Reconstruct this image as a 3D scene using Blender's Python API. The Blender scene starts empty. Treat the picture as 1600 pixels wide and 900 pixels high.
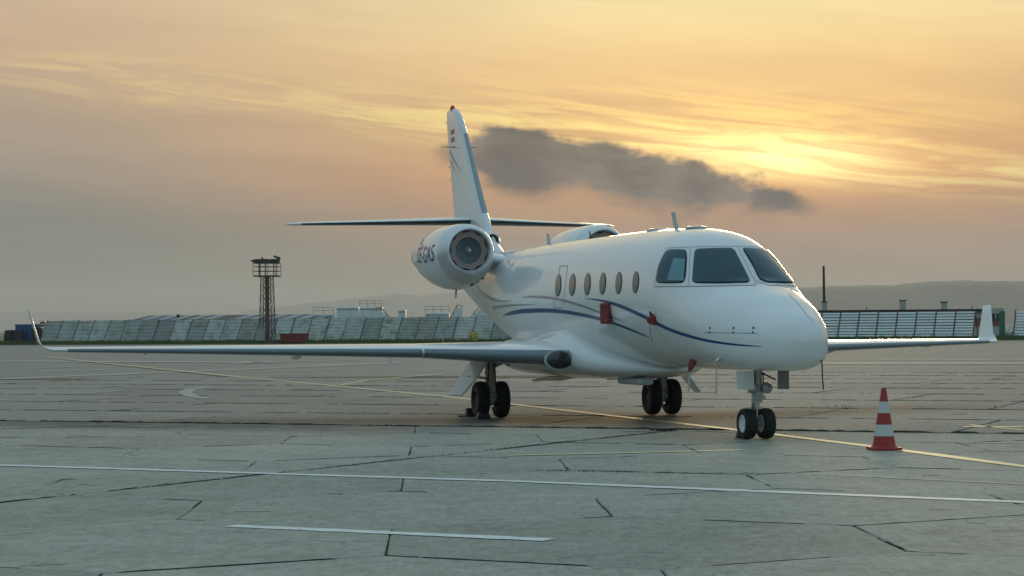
import bpy, math, random
from mathutils import Vector, Matrix
from mathutils.bvhtree import BVHTree
R = math.radians
random.seed(7)
S = bpy.context.scene
C = S.collection

# ------------------------------------------------------------------ camera
FPX, CAMH, HOR, ROLL = 3275.4, 1.408, 513.1, 0.007
cam = bpy.data.cameras.new('camera'); co = bpy.data.objects.new('camera', cam); C.objects.link(co)
co.matrix_world = Matrix.Translation((0, 0, CAMH)) @ Matrix.Rotation(R(90), 4, 'X') @ Matrix.Rotation(-ROLL, 4, 'Z')
cam.sensor_width = 36; cam.lens = FPX / 1600 * 36; cam.shift_y = (HOR - 450) / 1600
cam.clip_start = 0.1; cam.clip_end = 60000
S.camera = co

# ------------------------------------------------------------------ node helper
def lin(r, g, b):
    f = lambda c: (c / 255 / 12.92) if c / 255 <= .04045 else ((c / 255 + .055) / 1.055) ** 2.4
    return (f(r), f(g), f(b), 1)

class NT:
    def __init__(s, tree): s.t = tree; s.n = tree.nodes; s.l = tree.links
    def set(s, sock, v):
        if hasattr(v, 'is_output') or isinstance(v, bpy.types.NodeSocket): s.l.new(v, sock)
        elif v is not None: sock.default_value = v
    def new(s, typ, ins=None, **props):
        n = s.n.new(typ)
        for k, v in props.items(): setattr(n, k, v)
        for k, v in (ins or {}).items(): s.set(n.inputs[k], v)
        return n
    def m(s, op, a, b=None, c=None, clamp=False):
        n = s.n.new('ShaderNodeMath'); n.operation = op; n.use_clamp = clamp
        s.set(n.inputs[0], a)
        if b is not None: s.set(n.inputs[1], b)
        if c is not None: s.set(n.inputs[2], c)
        return n.outputs[0]
    def step(s, v, a, b, lo=0., hi=1.):
        n = s.n.new('ShaderNodeMapRange'); n.interpolation_type = 'SMOOTHSTEP'
        for i, q in enumerate((v, a, b, lo, hi)): s.set(n.inputs[i], q)
        return n.outputs[0]
    def mix(s, f, a, b, mode='MIX'):
        n = s.n.new('ShaderNodeMix'); n.data_type = 'RGBA'; n.blend_type = mode
        s.set(n.inputs[0], f); s.set(n.inputs[6], a); s.set(n.inputs[7], b)
        return n.outputs[2]
    def ramp(s, v, pts, mode='LINEAR'):
        n = s.n.new('ShaderNodeValToRGB'); r = n.color_ramp; r.interpolation = mode
        while len(r.elements) < len(pts): r.elements.new(.5)
        for e, (p, c) in zip(r.elements, pts): e.position = p; e.color = c
        s.set(n.inputs[0], v); return n.outputs[0]
    def noise(s, vec, scale, detail=4, rough=.55, dist=0., out=0):
        n = s.new('ShaderNodeTexNoise', {'Scale': scale, 'Detail': detail, 'Roughness': rough, 'Distortion': dist})
        if vec is not None: s.l.new(vec, n.inputs['Vector'])
        return n.outputs[out]
    def vec(s, x, y, z=0.):
        n = s.n.new('ShaderNodeCombineXYZ')
        for i, q in enumerate((x, y, z)): s.set(n.inputs[i], q)
        return n.outputs[0]

# ------------------------------------------------------------------ sky
SUN_AZ, SUN_EL = 7.7, 4.4
W = bpy.data.worlds.new('World'); S.world = W; W.use_nodes = True
t = NT(W.node_tree); t.n.clear()
out = t.new('ShaderNodeOutputWorld')
d = t.new('ShaderNodeTexCoord').outputs['Generated']
sx = t.new('ShaderNodeSeparateXYZ', {0: d})
DX, DY, DZ = sx.outputs
U = t.m('MULTIPLY', t.m('ARCTAN2', DX, DY), 57.2958)
V = t.m('MULTIPLY', t.m('ARCSINE', DZ), 57.2958)
dU = t.m('ABSOLUTE', t.m('SUBTRACT', U, SUN_AZ))
V10 = t.m('DIVIDE', V, 20, clamp=True)
A = t.ramp(V10, [(0, lin(150, 130, 115)), (.06, lin(164, 140, 120)), (.12, lin(180, 147, 122)), (.2, lin(232, 164, 102)),
                 (.27, lin(243, 190, 122)), (.36, lin(255, 214, 146)), (.45, lin(255, 234, 172)), (1, lin(240, 226, 196))])
B = t.ramp(V10, [(0, lin(86, 106, 104)), (.03, lin(88, 108, 106)), (.08, lin(98, 109, 103)), (.15, lin(118, 123, 117)),
                 (.22, lin(154, 144, 132)), (.30, lin(180, 157, 136)), (.38, lin(196, 169, 140)), (.46, lin(208, 182, 152)), (1, lin(160, 168, 168))])
tt = t.step(dU, 1., 24., 1., 0.)
warm = t.mix(1., t.mix(tt, B, A), t.mix(t.step(V, 2., 9.), (1., 1., 1., 1), (1.08, 1.05, 1.02, 1)), 'MULTIPLY')
# high thin streaks, sloping down towards the right
Vs = t.m('ADD', V, t.m('MULTIPLY', U, .114))
st = t.noise(t.vec(t.m('MULTIPLY', U, .11), t.m('MULTIPLY', Vs, .95)), 1.0, 6, .55, .6)
st2 = t.noise(t.vec(t.m('MULTIPLY', U, .22), t.m('MULTIPLY', Vs, 2.6), 3.3), 1.0, 6, .6, .8)
band = t.step(t.m('ABSOLUTE', t.m('SUBTRACT', Vs, 5.5)), .05, 1.0, 1., 0.)
low = t.step(V, .5, 14., 1., .25)
amp = t.m('MULTIPLY', t.m('SUBTRACT', st, .5), t.m('MULTIPLY', low, .55))
warm = t.mix(1., warm, t.vec(t.m('ADD', 1., amp), t.m('ADD', 1., amp), t.m('ADD', 1., t.m('MULTIPLY', amp, .9))), 'MULTIPLY')
bs = t.m('MULTIPLY', band, t.step(st2, .42, .68))
near = t.step(dU, 2., 26., 1., .35)
warm = t.mix(t.m('MULTIPLY', t.m('MULTIPLY', bs, near), .9), warm, lin(255, 226, 146))
# sun glow behind the veil
def gauss(u0, v0, su, sv, VV):
    a = t.m('POWER', t.m('DIVIDE', t.m('SUBTRACT', U, u0), su), 2)
    b = t.m('POWER', t.m('DIVIDE', t.m('SUBTRACT', VV, v0), sv), 2)
    return t.m('EXPONENT', t.m('MULTIPLY', t.m('ADD', a, b), -1.))
Vg = t.m('ADD', V, t.m('MULTIPLY', t.m('SUBTRACT', U, SUN_AZ), .06))
g1 = t.m('MULTIPLY', gauss(SUN_AZ - .3, SUN_EL + .15, 3.1, .58, Vg), t.step(st2, .25, .6, .4, 1.))
g2 = t.m('MULTIPLY', gauss(SUN_AZ - 2., SUN_EL + .9, 6.5, 1.0, Vs if False else Vg), t.step(st2, .36, .64, .1, 1.))
glow = t.mix(1., t.mix(g1, (0, 0, 0, 1), (1.25, 1.1, .42, 1)), t.mix(g2, (0, 0, 0, 1), (.50, .38, .06, 1)), 'ADD')
warm = t.mix(1., warm, glow, 'ADD')
# dark cumulus bank in front of the sun
cw = t.vec(t.m('MULTIPLY', U, .6), V, 1.7)
cn = t.noise(cw, .8, 5, .52, .2)
cn2 = t.noise(t.vec(U, t.m('MULTIPLY', V, 1.6), 9.), 1.6, 6, .6, .3)
ctr = t.m('SUBTRACT', 4.5, t.m('MULTIPLY', U, .165))
dv = t.m('SUBTRACT', V, ctr)
hh = t.m('MULTIPLY', t.m('MINIMUM', t.step(U, -3.0, -.2), t.step(U, 4.0, 8.6, 1., .25)), 1.0)
dist = t.m('SUBTRACT', hh, t.m('ABSOLUTE', dv))
dist = t.m('ADD', dist, t.m('MULTIPLY', t.m('SUBTRACT', cn, .5), 1.9))
dist = t.m('ADD', dist, t.m('MULTIPLY', t.m('SUBTRACT', cn2, .5), .22))
inU = t.m('MULTIPLY', t.step(U, -3.2, -.6), t.step(U, 7.5, 8.6, 1., 0.))
soft = t.step(dv, -.5, .35, .85, .30)
cm = t.m('MULTIPLY', t.step(dist, 0., soft), inU)
ccol = t.mix(t.step(cn, .38, .66), lin(124, 115, 110), lin(80, 78, 80))
warm = t.mix(t.m('MULTIPLY', cm, .93), warm, ccol)
# sky away from the sun: cool clearing sky, physical sky overhead
sky = t.new('ShaderNodeTexSky', sky_type='NISHITA', sun_disc=False, sun_elevation=R(SUN_EL), sun_rotation=R(SUN_AZ),
            air_density=1.0, dust_density=1.5, ozone_density=1.5)
NIS = 0.08
nis = t.mix(1., sky.outputs[0], (NIS, NIS, NIS, 1), 'MULTIPLY')
cool = t.ramp(t.m('DIVIDE', V, 90, clamp=True), [(0, (.065, .15, .20, 1)), (.12, (.10, .225, .295, 1)), (.35, (.25, .41, .49, 1)), (1, (.37, .50, .57, 1))])
thin = t.noise(d, 2.2, 6, .6, .4)
cool = t.mix(t.step(thin, .35, .7, 0., .22), cool, (.36, .42, .44, 1))
cool = t.mix(1., cool, nis, 'ADD')
away = t.m('MAXIMUM', t.step(dU, 24., 90.), t.step(V, 10., 40.))
colr = t.mix(away, warm, cool)
bg = t.new('ShaderNodeBackground', {'Color': colr, 'Strength': 1.0})
t.l.new(bg.outputs[0], out.inputs[0])
W.cycles.sampling_method = 'MANUAL'; W.cycles.sample_map_resolution = 1024

# sun: low, veiled by cloud, wide and warm
sl = bpy.data.lights.new('sun', 'SUN'); sl.energy = 1.5; sl.angle = R(11); sl.color = (1.0, .72, .40)
so = bpy.data.objects.new('sun', sl); C.objects.link(so)
sd = Vector((math.sin(R(SUN_AZ)) * math.cos(R(SUN_EL)), math.cos(R(SUN_AZ)) * math.cos(R(SUN_EL)), math.sin(R(SUN_EL))))
so.rotation_euler = sd.to_track_quat('Z', 'Y').to_euler(); so.location = (20, 100, 60)
S.view_settings.view_transform = 'Standard'; S.view_settings.look = 'None'
S.view_settings.exposure = 0.0; S.view_settings.gamma = 1.0
S.render.engine = 'CYCLES'
S.cycles.max_bounces = 8; S.cycles.volume_bounces = 1; S.cycles.use_denoising = True

# ------------------------------------------------------------------ pixel helpers (photo 1600x900)
def unroll(x, y):
    y0 = y + ROLL * (x - 800); return x - ROLL * (y0 - HOR), y0
def gnd(x, y, z=0.):
    x0, y0 = unroll(x, y); D = FPX * (CAMH - z) / (y0 - HOR); return Vector(((x0 - 800) * D / FPX, D, z))
def atD(x, y, D):
    x0, y0 = unroll(x, y); return Vector(((x0 - 800) * D / FPX, D, CAMH + (HOR - y0) * D / FPX))

# ------------------------------------------------------------------ materials
MATS = {}
def mat(name, col, rough=.5, metal=0., spec=.5, coat=0., var=.06, vscale=3., bump=0., bscale=40., emit=None, obj_rand=0., dirt=None):
    if name in MATS: return MATS[name]
    m = bpy.data.materials.new(name); m.use_nodes = True; k = NT(m.node_tree)
    p = k.n['Principled BSDF']
    c = tuple(col) + (1,) if len(col) == 3 else col
    tc = k.new('ShaderNodeTexCoord').outputs['Object']
    if obj_rand:
        r0 = k.new('ShaderNodeObjectInfo').outputs['Random']
        tc = k.new('ShaderNodeVectorMath', {0: tc, 1: k.vec(k.m('MULTIPLY', r0, 37.), k.m('MULTIPLY', r0, 91.), k.m('MULTIPLY', r0, 53.))}, operation='ADD').outputs[0]
    n = k.noise(tc, vscale, 6, .6)
    v = k.m('ADD', 1., k.m('MULTIPLY', k.m('SUBTRACT', n, .5), var * 2))
    if obj_rand:
        r = k.new('ShaderNodeObjectInfo').outputs['Random']
        v = k.m('MULTIPLY', v, k.m('ADD', 1. - obj_rand, k.m('MULTIPLY', r, 2 * obj_rand)))
    colr = k.mix(1., c, k.vec(v, v, v), 'MULTIPLY')
    if dirt:
        dn = k.noise(tc, dirt[1], 7, .65, .5)
        colr = k.mix(k.step(dn, dirt[2], dirt[2] + .18), colr, tuple(dirt[0]) + (1,))
    k.l.new(colr, p.inputs['Base Color'])
    p.inputs['Roughness'].default_value = rough; p.inputs['Metallic'].default_value = metal
    p.inputs['Specular IOR Level'].default_value = spec; p.inputs['Coat Weight'].default_value = coat
    p.inputs['Coat Roughness'].default_value = .06
    if bump:
        b = k.new('ShaderNodeBump', {'Strength': bump, 'Distance': .01, 'Height': k.noise(tc, bscale, 5, .6)})
        k.l.new(b.outputs[0], p.inputs['Normal'])
    if emit: p.inputs['Emission Color'].default_value = emit + (1,); p.inputs['Emission Strength'].default_value = 1
    MATS[name] = m; return m

def paint_white():
    m = bpy.data.materials.new('aircraft_white'); m.use_nodes = True; k = NT(m.node_tree); p = k.n['Principled BSDF']
    tc = k.new('ShaderNodeTexCoord').outputs['Object']; s = k.new('ShaderNodeSeparateXYZ', {0: tc})
    grime = k.noise(k.vec(k.m('MULTIPLY', s.outputs[0], .6), s.outputs[1], k.m('MULTIPLY', s.outputs[2], 2.)), 2.2, 7, .65)
    col = k.mix(k.step(grime, .45, .8, 0., .30), (.79, .80, .80, 1), (.60, .60, .57, 1))
    k.l.new(col, p.inputs['Base Color'])
    p.inputs['Roughness'].default_value = .28; p.inputs['Coat Weight'].default_value = .55; p.inputs['Coat Roughness'].default_value = .05
    wav = k.noise(k.vec(k.m('MULTIPLY', s.outputs[0], 3.2), k.m('MULTIPLY', s.outputs[1], .5), k.m('MULTIPLY', s.outputs[2], .5)), 1., 2, .4)
    b = k.new('ShaderNodeBump', {'Strength': .35, 'Distance': .018, 'Height': wav})
    k.l.new(b.outputs[0], p.inputs['Normal']); k.l.new(b.outputs[0], p.inputs['Coat Normal'])
    return m
M_WHITE = paint_white()
M_GREYP = mat('pale_grey_paint', (.46, .48, .49), .4, coat=.2)
M_FRAME = mat('window_surround', (.72, .73, .73), .35, .3, var=.05)
M_METAL = mat('polished_lip', (.70, .72, .73), .36, .7)
M_LE = mat('leading_edge_boot', (.15, .20, .225), .3, .0, coat=.35, var=.08)
M_BOOT = mat('tail_boot', (.028, .036, .042), .4, coat=.15)
M_DARKM = mat('dark_metal', (.06, .06, .065), .45, .6)
M_GEAR = mat('gear_paint', (.46, .46, .43), .45, .2, var=.25, vscale=14)
M_STEEL = mat('bare_steel', (.55, .56, .57), .25, 1.)
M_TYRE = mat('tyre_rubber', (.012, .012, .013), .75, var=.3, vscale=9)
M_HUB = mat('wheel_hub', (.55, .56, .57), .35, .4)
M_BLUE = mat('livery_blue', (.006, .055, .19), .35, spec=.3, coat=.15)
M_LGREY = mat('livery_grey', (.22, .24, .25), .3, coat=.4)
M_SEAL = mat('window_seal', (.02, .022, .025), .4)
M_BLACK = mat('black_rubber', (.015, .015, .016), .5)
M_RED = mat('red_fabric', (.22, .03, .032), .8, var=.2, vscale=20)
M_BEACON = mat('beacon_red', (.55, .02, .02), .2)
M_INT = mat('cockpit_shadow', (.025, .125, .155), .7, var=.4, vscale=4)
M_SHADE = mat('sunshade_cloth', (.50, .56, .58), .8)
M_BLIND = mat('window_blind', (.36, .33, .27), .6, var=.12)
M_PANEL = mat('panel_line', (.28, .30, .31), .5)
M_LINER = mat('acoustic_liner', (.30, .215, .19), .6, .2, var=.2, vscale=12)
M_FAN = mat('fan_blade', (.20, .235, .23), .5, .3)
def glass_mat(name, tint, alpha):
    m = bpy.data.materials.new(name); m.use_nodes = True; k = NT(m.node_tree); k.n.clear()
    o = k.new('ShaderNodeOutputMaterial'); tr = k.new('ShaderNodeBsdfTransparent', {'Color': tint + (1,)})
    gl = k.new('ShaderNodeBsdfGlossy', {'Color': (.9, .95, 1, 1), 'Roughness': .03})
    fr = k.new('ShaderNodeFresnel', {'IOR': 1.5})
    mx = k.new('ShaderNodeMixShader', {0: k.m('ADD', k.m('MULTIPLY', fr.outputs[0], .9), alpha, clamp=True), 1: tr.outputs[0], 2: gl.outputs[0]})
    k.l.new(mx.outputs[0], o.inputs[0]); return m
M_GLASS = glass_mat('tinted_glass', (.62, .84, .86), .0)

# ------------------------------------------------------------------ mesh helpers
class MB:
    def __init__(s): s.v = []; s.f = []
    def add(s, vs, fs):
        o = len(s.v); s.v += [tuple(q) for q in vs]; s.f += [tuple(i + o for i in q) for q in fs]; return s
    def box(s, c, size, rot=None):
        h = [q / 2 for q in size]; vs = []
        for z in (-1, 1):
            for y in (-1, 1):
                for x in (-1, 1):
                    p = Vector((x * h[0], y * h[1], z * h[2]))
                    if rot is not None: p = rot @ p
                    vs.append(p + Vector(c))
        return s.add(vs, [(0, 2, 3, 1), (4, 5, 7, 6), (0, 1, 5, 4), (2, 6, 7, 3), (0, 4, 6, 2), (1, 3, 7, 5)])
    def tube(s, a, b, r, r2=None, n=10, caps=True):
        a, b = Vector(a), Vector(b); r2 = r if r2 is None else r2
        z = (b - a).normalized(); x = z.orthogonal().normalized(); y = z.cross(x); vs = []
        for p, q in ((a, r), (b, r2)):
            vs += [p + (x * math.cos(2 * math.pi * i / n) + y * math.sin(2 * math.pi * i / n)) * q for i in range(n)]
        fs = [(i, (i + 1) % n, n + (i + 1) % n, n + i) for i in range(n)]
        if caps: fs += [tuple(range(n))[::-1], tuple(range(n, 2 * n))]
        return s.add(vs, fs)
    def path(s, pts, r, n=8):
        for a, b in zip(pts, pts[1:]): s.tube(a, b, r, n=n)
        return s
    def lathe(s, prof, o, axis, n=32, cap=False):
        o = Vector(o); z = Vector(axis).normalized(); x = z.orthogonal().normalized(); y = z.cross(x); vs = []
        for (h, r) in prof:
            vs += [o + z * h + (x * math.cos(2 * math.pi * i / n) + y * math.sin(2 * math.pi * i / n)) * r for i in range(n)]
        fs = []
        for k in range(len(prof) - 1):
            fs += [(k * n + i, k * n + (i + 1) % n, (k + 1) * n + (i + 1) % n, (k + 1) * n + i) for i in range(n)]
        if cap: fs += [tuple(range(n))[::-1], tuple(range((len(prof) - 1) * n, len(prof) * n))]
        return s.add(vs, fs)
    def loft(s, rings, cap=True):
        n = len(rings[0]); vs = [p for r in rings for p in r]; fs = []
        for k in range(len(rings) - 1):
            fs += [(k * n + i, k * n + (i + 1) % n, (k + 1) * n + (i + 1) % n, (k + 1) * n + i) for i in range(n)]
        if cap: fs += [tuple(range(n))[::-1], tuple(range((len(rings) - 1) * n, len(rings) * n))]
        return s.add(vs, fs)
    def prism(s, poly, z0, z1):
        n = len(poly)
        return s.add([(x, y, z0) for x, y in poly] + [(x, y, z1) for x, y in poly],
                     [tuple(range(n))[::-1], tuple(range(n, 2 * n))] + [(i, (i + 1) % n, n + (i + 1) % n, n + i) for i in range(n)])
    def mesh(s, name, m, smooth=False, angle=40):
        me = bpy.data.meshes.new(name); me.from_pydata(s.v, [], s.f); me.update()
        if m: me.materials.append(m)
        if smooth:
            me.polygons.foreach_set('use_smooth', [True] * len(me.polygons))
            me.set_sharp_from_angle(angle=R(angle))
        return me
    def build(s, name, m, parent=None, smooth=False, angle=40, fix=True, bevel=0.):
        me = s.mesh(name, m, smooth, angle)
        if fix:
            import bmesh
            bm = bmesh.new(); bm.from_mesh(me); bmesh.ops.recalc_face_normals(bm, faces=bm.faces); bm.to_mesh(me); bm.free()
        o = bpy.data.objects.new(name, me); C.objects.link(o)
        if parent: o.parent = parent
        if bevel:
            b = o.modifiers.new('bevel', 'BEVEL'); b.width = bevel; b.segments = 2; b.limit_method = 'ANGLE'
        return o
def tag(o, label=None, cat=None, group=None, kind=None):
    if label: o['label'] = label
    if cat: o['category'] = cat
    if group: o['group'] = group
    if kind: o['kind'] = kind
    return o
def empty(name, loc=(0, 0, 0), rz=0., label=None, cat=None, group=None):
    o = bpy.data.objects.new(name, None); C.objects.link(o); o.location = loc; o.rotation_euler = (0, 0, rz); o.empty_display_size = .2
    return tag(o, label, cat, group)
def interp(pts, x):
    """monotone cubic through (x, v...) rows sorted by x descending or ascending"""
    P = sorted(pts); n = len(P)
    if x <= P[0][0]: return P[0][1:]
    if x >= P[-1][0]: return P[-1][1:]
    k = max(i for i in range(n - 1) if P[i][0] <= x); res = []
    for c in range(1, len(P[0])):
        d = [(P[i + 1][c] - P[i][c]) / (P[i + 1][0] - P[i][0]) for i in range(n - 1)]
        def tan(i):
            if i == 0: return d[0]
            if i == n - 1: return d[-1]
            return 0 if d[i - 1] * d[i] <= 0 else 2 * d[i - 1] * d[i] / (d[i - 1] + d[i])
        hh = P[k + 1][0] - P[k][0]; u = (x - P[k][0]) / hh
        res.append((2*u**3 - 3*u**2 + 1) * P[k][c] + (u**3 - 2*u**2 + u) * hh * tan(k) + (-2*u**3 + 3*u**2) * P[k + 1][c] + (u**3 - u**2) * hh * tan(k + 1))
    return res

def linterp(pts, x):
    P = sorted(pts)
    for a, b in zip(P, P[1:]):
        if a[0] <= x <= b[0]:
            u = (x - a[0]) / (b[0] - a[0]); return [p + (q - p) * u for p, q in zip(a[1:], b[1:])]
    return P[0][1:] if x < P[0][0] else P[-1][1:]

# ================================================================== SETTING
GA = math.atan(-.42)                     # direction of the long apron joints
E1 = Vector((math.cos(GA), math.sin(GA))); E2 = Vector((-E1.y, E1.x))
J0 = Vector((0, 29.85))                  # a point on the wide weedy joint
DIAG0, DIAGD = Vector((-2.38, 20.56)), (Vector((0, 24.68)) - Vector((-4.22, 17.25))).normalized()

def concrete(name, base, tint, seed):
    m = bpy.data.materials.new(name); m.use_nodes = True; k = NT(m.node_tree); p = k.n['Principled BSDF']
    pos = k.new('ShaderNodeNewGeometry').outputs['Position']
    rnd = k.new('ShaderNodeObjectInfo').outputs['Random']
    s = k.new('ShaderNodeSeparateXYZ', {0: pos})
    pv = k.vec(s.outputs[0], s.outputs[1], k.m('MULTIPLY', rnd, .6))
    big = k.noise(pv, .28, 6, .6, .4); mid = k.noise(pv, 1.6, 7, .65, .3); fine = k.noise(pv, 30., 4, .7)
    # streaks along the traffic direction
    ang = k.m('ADD', k.m('MULTIPLY', s.outputs[0], E2.x), k.m('MULTIPLY', s.outputs[1], E2.y))
    alo = k.m('ADD', k.m('MULTIPLY', s.outputs[0], E1.x), k.m('MULTIPLY', s.outputs[1], E1.y))
    strk = k.noise(k.vec(k.m('MULTIPLY', alo, .10), k.m('MULTIPLY', ang, 1.1), 2.), 1., 6, .6, .3)
    v = k.m('ADD', .42, k.m('MULTIPLY', big, .50))
    v = k.m('ADD', v, k.m('MULTIPLY', mid, .44)); v = k.m('ADD', v, k.m('MULTIPLY', k.m('SUBTRACT', fine, .5), .55))
    v = k.m('ADD', v, k.m('MULTIPLY', k.m('SUBTRACT', strk, .5), .35))
    grn = k.noise(k.vec(k.m('MULTIPLY', s.outputs[0], 15.), k.m('MULTIPLY', s.outputs[1], 4.5), rnd), 1., 5, .8); v = k.m('ADD', v, k.m('MULTIPLY', k.m('SUBTRACT', grn, .5), .9))
    pat = k.noise(pv, 5.5, 6, .75, .6); v = k.m('ADD', v, k.m('MULTIPLY', k.m('SUBTRACT', pat, .5), .75))
    v = k.m('MULTIPLY', v, k.m('ADD', .90, k.m('MULTIPLY', rnd, .20)))
    col = k.mix(1., base + (1,), k.vec(v, v, v), 'MULTIPLY')
    col = k.mix(k.step(big, .35, .7, 0., .6), col, k.mix(1., tint + (1,), k.vec(v, v, v), 'MULTIPLY'))
    # darker band in front of the weedy joint, on the left, broken by noise
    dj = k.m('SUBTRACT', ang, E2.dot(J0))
    dark_band = k.m('MULTIPLY', k.step(dj, -2.6, -1.2), k.step(dj, -.25, .0, 1., 0.))
    dark_band = k.m('MULTIPLY', dark_band, k.step(s.outputs[0], 1., -3.))
    dark_band = k.m('MULTIPLY', dark_band, k.step(mid, .3, .55, .3, .8))
    col = k.mix(dark_band, col, (.10, .11, .108, 1))
    dn = k.noise(pv, .9, 8, .7, 1.2)
    col = k.mix(k.step(dn, .58, .72, 0., .55), col, (.10, .105, .098, 1))
    vor = k.new('ShaderNodeTexVoronoi', {'Vector': pv, 'Scale': 5.})
    spk = k.m('MULTIPLY', k.step(vor.outputs['Distance'], .05, .09, 1., 0.), k.step(k.noise(pv, 1.1, 3), .52, .6))
    col = k.mix(spk, col, (.5, .5, .47, 1))
    pit = k.noise(pv, 3.4, 8, .8, 1.8)
    col = k.mix(k.step(pit, .60, .68, 0., .7), col, (.09, .092, .085, 1))
    col = k.mix(k.step(pit, .36, .28, 0., .4), col, (.52, .50, .44, 1))
    k.l.new(col, p.inputs['Base Color'])
    k.l.new(k.m('ADD', .74, k.m('MULTIPLY', mid, .25)), p.inputs['Roughness']); p.inputs['Specular IOR Level'].default_value = .2
    h = k.m('ADD', k.m('MULTIPLY', fine, .5), mid)
    b = k.new('ShaderNodeBump', {'Strength': .8, 'Distance': .02, 'Height': h}); k.l.new(b.outputs[0], p.inputs['Normal'])
    return m
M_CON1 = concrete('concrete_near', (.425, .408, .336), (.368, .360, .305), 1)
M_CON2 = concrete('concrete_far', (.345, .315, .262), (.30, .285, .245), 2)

def joint_mat():
    m = bpy.data.materials.new('joint_soil'); m.use_nodes = True; k = NT(m.node_tree); p = k.n['Principled BSDF']
    pos = k.new('ShaderNodeNewGeometry').outputs['Position']; n = k.noise(pos, 1.3, 6, .7)
    k.l.new(k.mix(k.step(n, .4, .65), (.035, .036, .030, 1), (.035, .05, .022, 1)), p.inputs['Base Color']); p.inputs['Roughness'].default_value = .95
    return m
M_JOINT = joint_mat()

# far concrete with procedural joints beyond the built slabs
def far_mat():
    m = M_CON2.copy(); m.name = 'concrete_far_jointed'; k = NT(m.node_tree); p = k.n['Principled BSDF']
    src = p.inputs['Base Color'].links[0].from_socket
    pos = k.new('ShaderNodeNewGeometry').outputs['Position']; s = k.new('ShaderNodeSeparateXYZ', {0: pos})
    a = k.m('ADD', k.m('MULTIPLY', s.outputs[0], E1.x), k.m('MULTIPLY', s.outputs[1], E1.y))
    b = k.m('ADD', k.m('MULTIPLY', s.outputs[0], E2.x), k.m('MULTIPLY', s.outputs[1], E2.y))
    br = k.new('ShaderNodeTexBrick', {'Vector': k.vec(a, b), 'Scale': 1., 'Mortar Size': .05, 'Mortar Smooth': .3, 'Brick Width': 7.0, 'Row Height': 3.9})
    k.l.new(k.mix(k.m('MULTIPLY', br.outputs['Fac'], .75), src, (.05, .055, .045, 1)), p.inputs['Base Color'])
    return m
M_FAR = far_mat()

# terrain sheet to the horizon, apron sheet on it
M_FIELD = mat('dry_field', (.085, .095, .045), .9, var=.4, vscale=.02)
g = MB().add([(-14000, -3000, -.30), (14000, -3000, -.30), (14000, 14000, -.30), (-14000, 14000, -.30)], [(0, 1, 2, 3)]).build('ground', M_FIELD)
tag(g, kind='structure')
FENCE_N = (Vector((-57, 233.)), Vector((8, 205.)))
def apron_edge(x): return 205 + (x - 8) * (-28 / 65.) if x < 8 else 205 + (x - 8) * -.12
ap = MB(); poly = [(-160, -40), (160, -40), (160, apron_edge(160) - 3.), (8, 205 - 3.2), (-160, apron_edge(-160) - 3.2)]
ap.prism(poly, -.29, -.035)
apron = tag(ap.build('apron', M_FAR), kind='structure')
# soil bed below the near slabs, seen in the joints
bed = MB().add([(-30, 5, -.031), (30, 5, -.031), (30, 64, -.031), (-30, 64, -.031)], [(0, 1, 2, 3)])

def clip(poly, p, n):
    outp = []
    for i in range(len(poly)):
        a, b = poly[i], poly[(i + 1) % len(poly)]; da, db = (a - p).dot(n), (b - p).dot(n)
        if da >= 0: outp.append(a)
        if (da >= 0) != (db >= 0): outp.append(a + (b - a) * (da / (da - db)))
    return outp
def inset(poly, g):
    c = sum(poly, Vector((0, 0))) / len(poly)
    q = poly
    for i in range(len(poly)):
        a, b = poly[i], poly[(i + 1) % len(poly)]; e = (b - a)
        if e.length < 1e-4: continue
        n = Vector((-e.y, e.x)).normalized()
        if (c - a).dot(n) < 0: n = -n
        q = clip(q, a + n * g, n)
        if len(q) < 3: return []
    return q
def area(p): return abs(sum(p[i].x * p[(i + 1) % len(p)].y - p[(i + 1) % len(p)].x * p[i].y for i in range(len(p)))) / 2
def jitter_edge(poly, amp):
    res = []
    for i in range(len(poly)):
        a, b = poly[i], poly[(i + 1) % len(poly)]; L = (b - a).length; k = max(1, int(L / .45)); nrm = Vector((-(b - a).y, (b - a).x)).normalized()
        for j in range(k):
            q = a.lerp(b, j / k)
            if j: q = q + nrm * random.uniform(-amp, amp)
            res.append(q)
    return res
def in_view(c, margin=2.6): return 8.5 < c.y < 62 and abs(c.x) < c.y * .2443 + margin
nslab = 0
SLABM = []
def slab(poly, m):
    global nslab
    gap = random.uniform(.004, .009) if m is M_CON1 else random.uniform(.014, .03)
    SLABM.append((poly, 1 if m is M_CON1 else 2))
    q = inset(poly, gap)
    if len(q) < 3 or area(q) < .15: return
    q = jitter_edge(q, .008); c = sum(q, Vector((0, 0))) / len(q)
    dz = random.uniform(-.004, .0); n = len(q); qi = [p + (c - p).normalized() * .012 for p in q]
    mb = MB(); mb.add([(p.x - c.x, p.y - c.y, -.03) for p in q] + [(p.x - c.x, p.y - c.y, -.008) for p in q] + [(p.x - c.x, p.y - c.y, 0) for p in qi],
        [(i, (i + 1) % n, n + (i + 1) % n, n + i) for i in range(n)] + [(n + i, n + (i + 1) % n, 2 * n + (i + 1) % n, 2 * n + i) for i in range(n)] + [tuple(range(2 * n, 3 * n))])
    o = mb.build('slab', m, apron); o.location = (c.x, c.y, dz); nslab += 1
HEXW, HEXV, HEXR = 3.26, 1.72, .86
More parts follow.
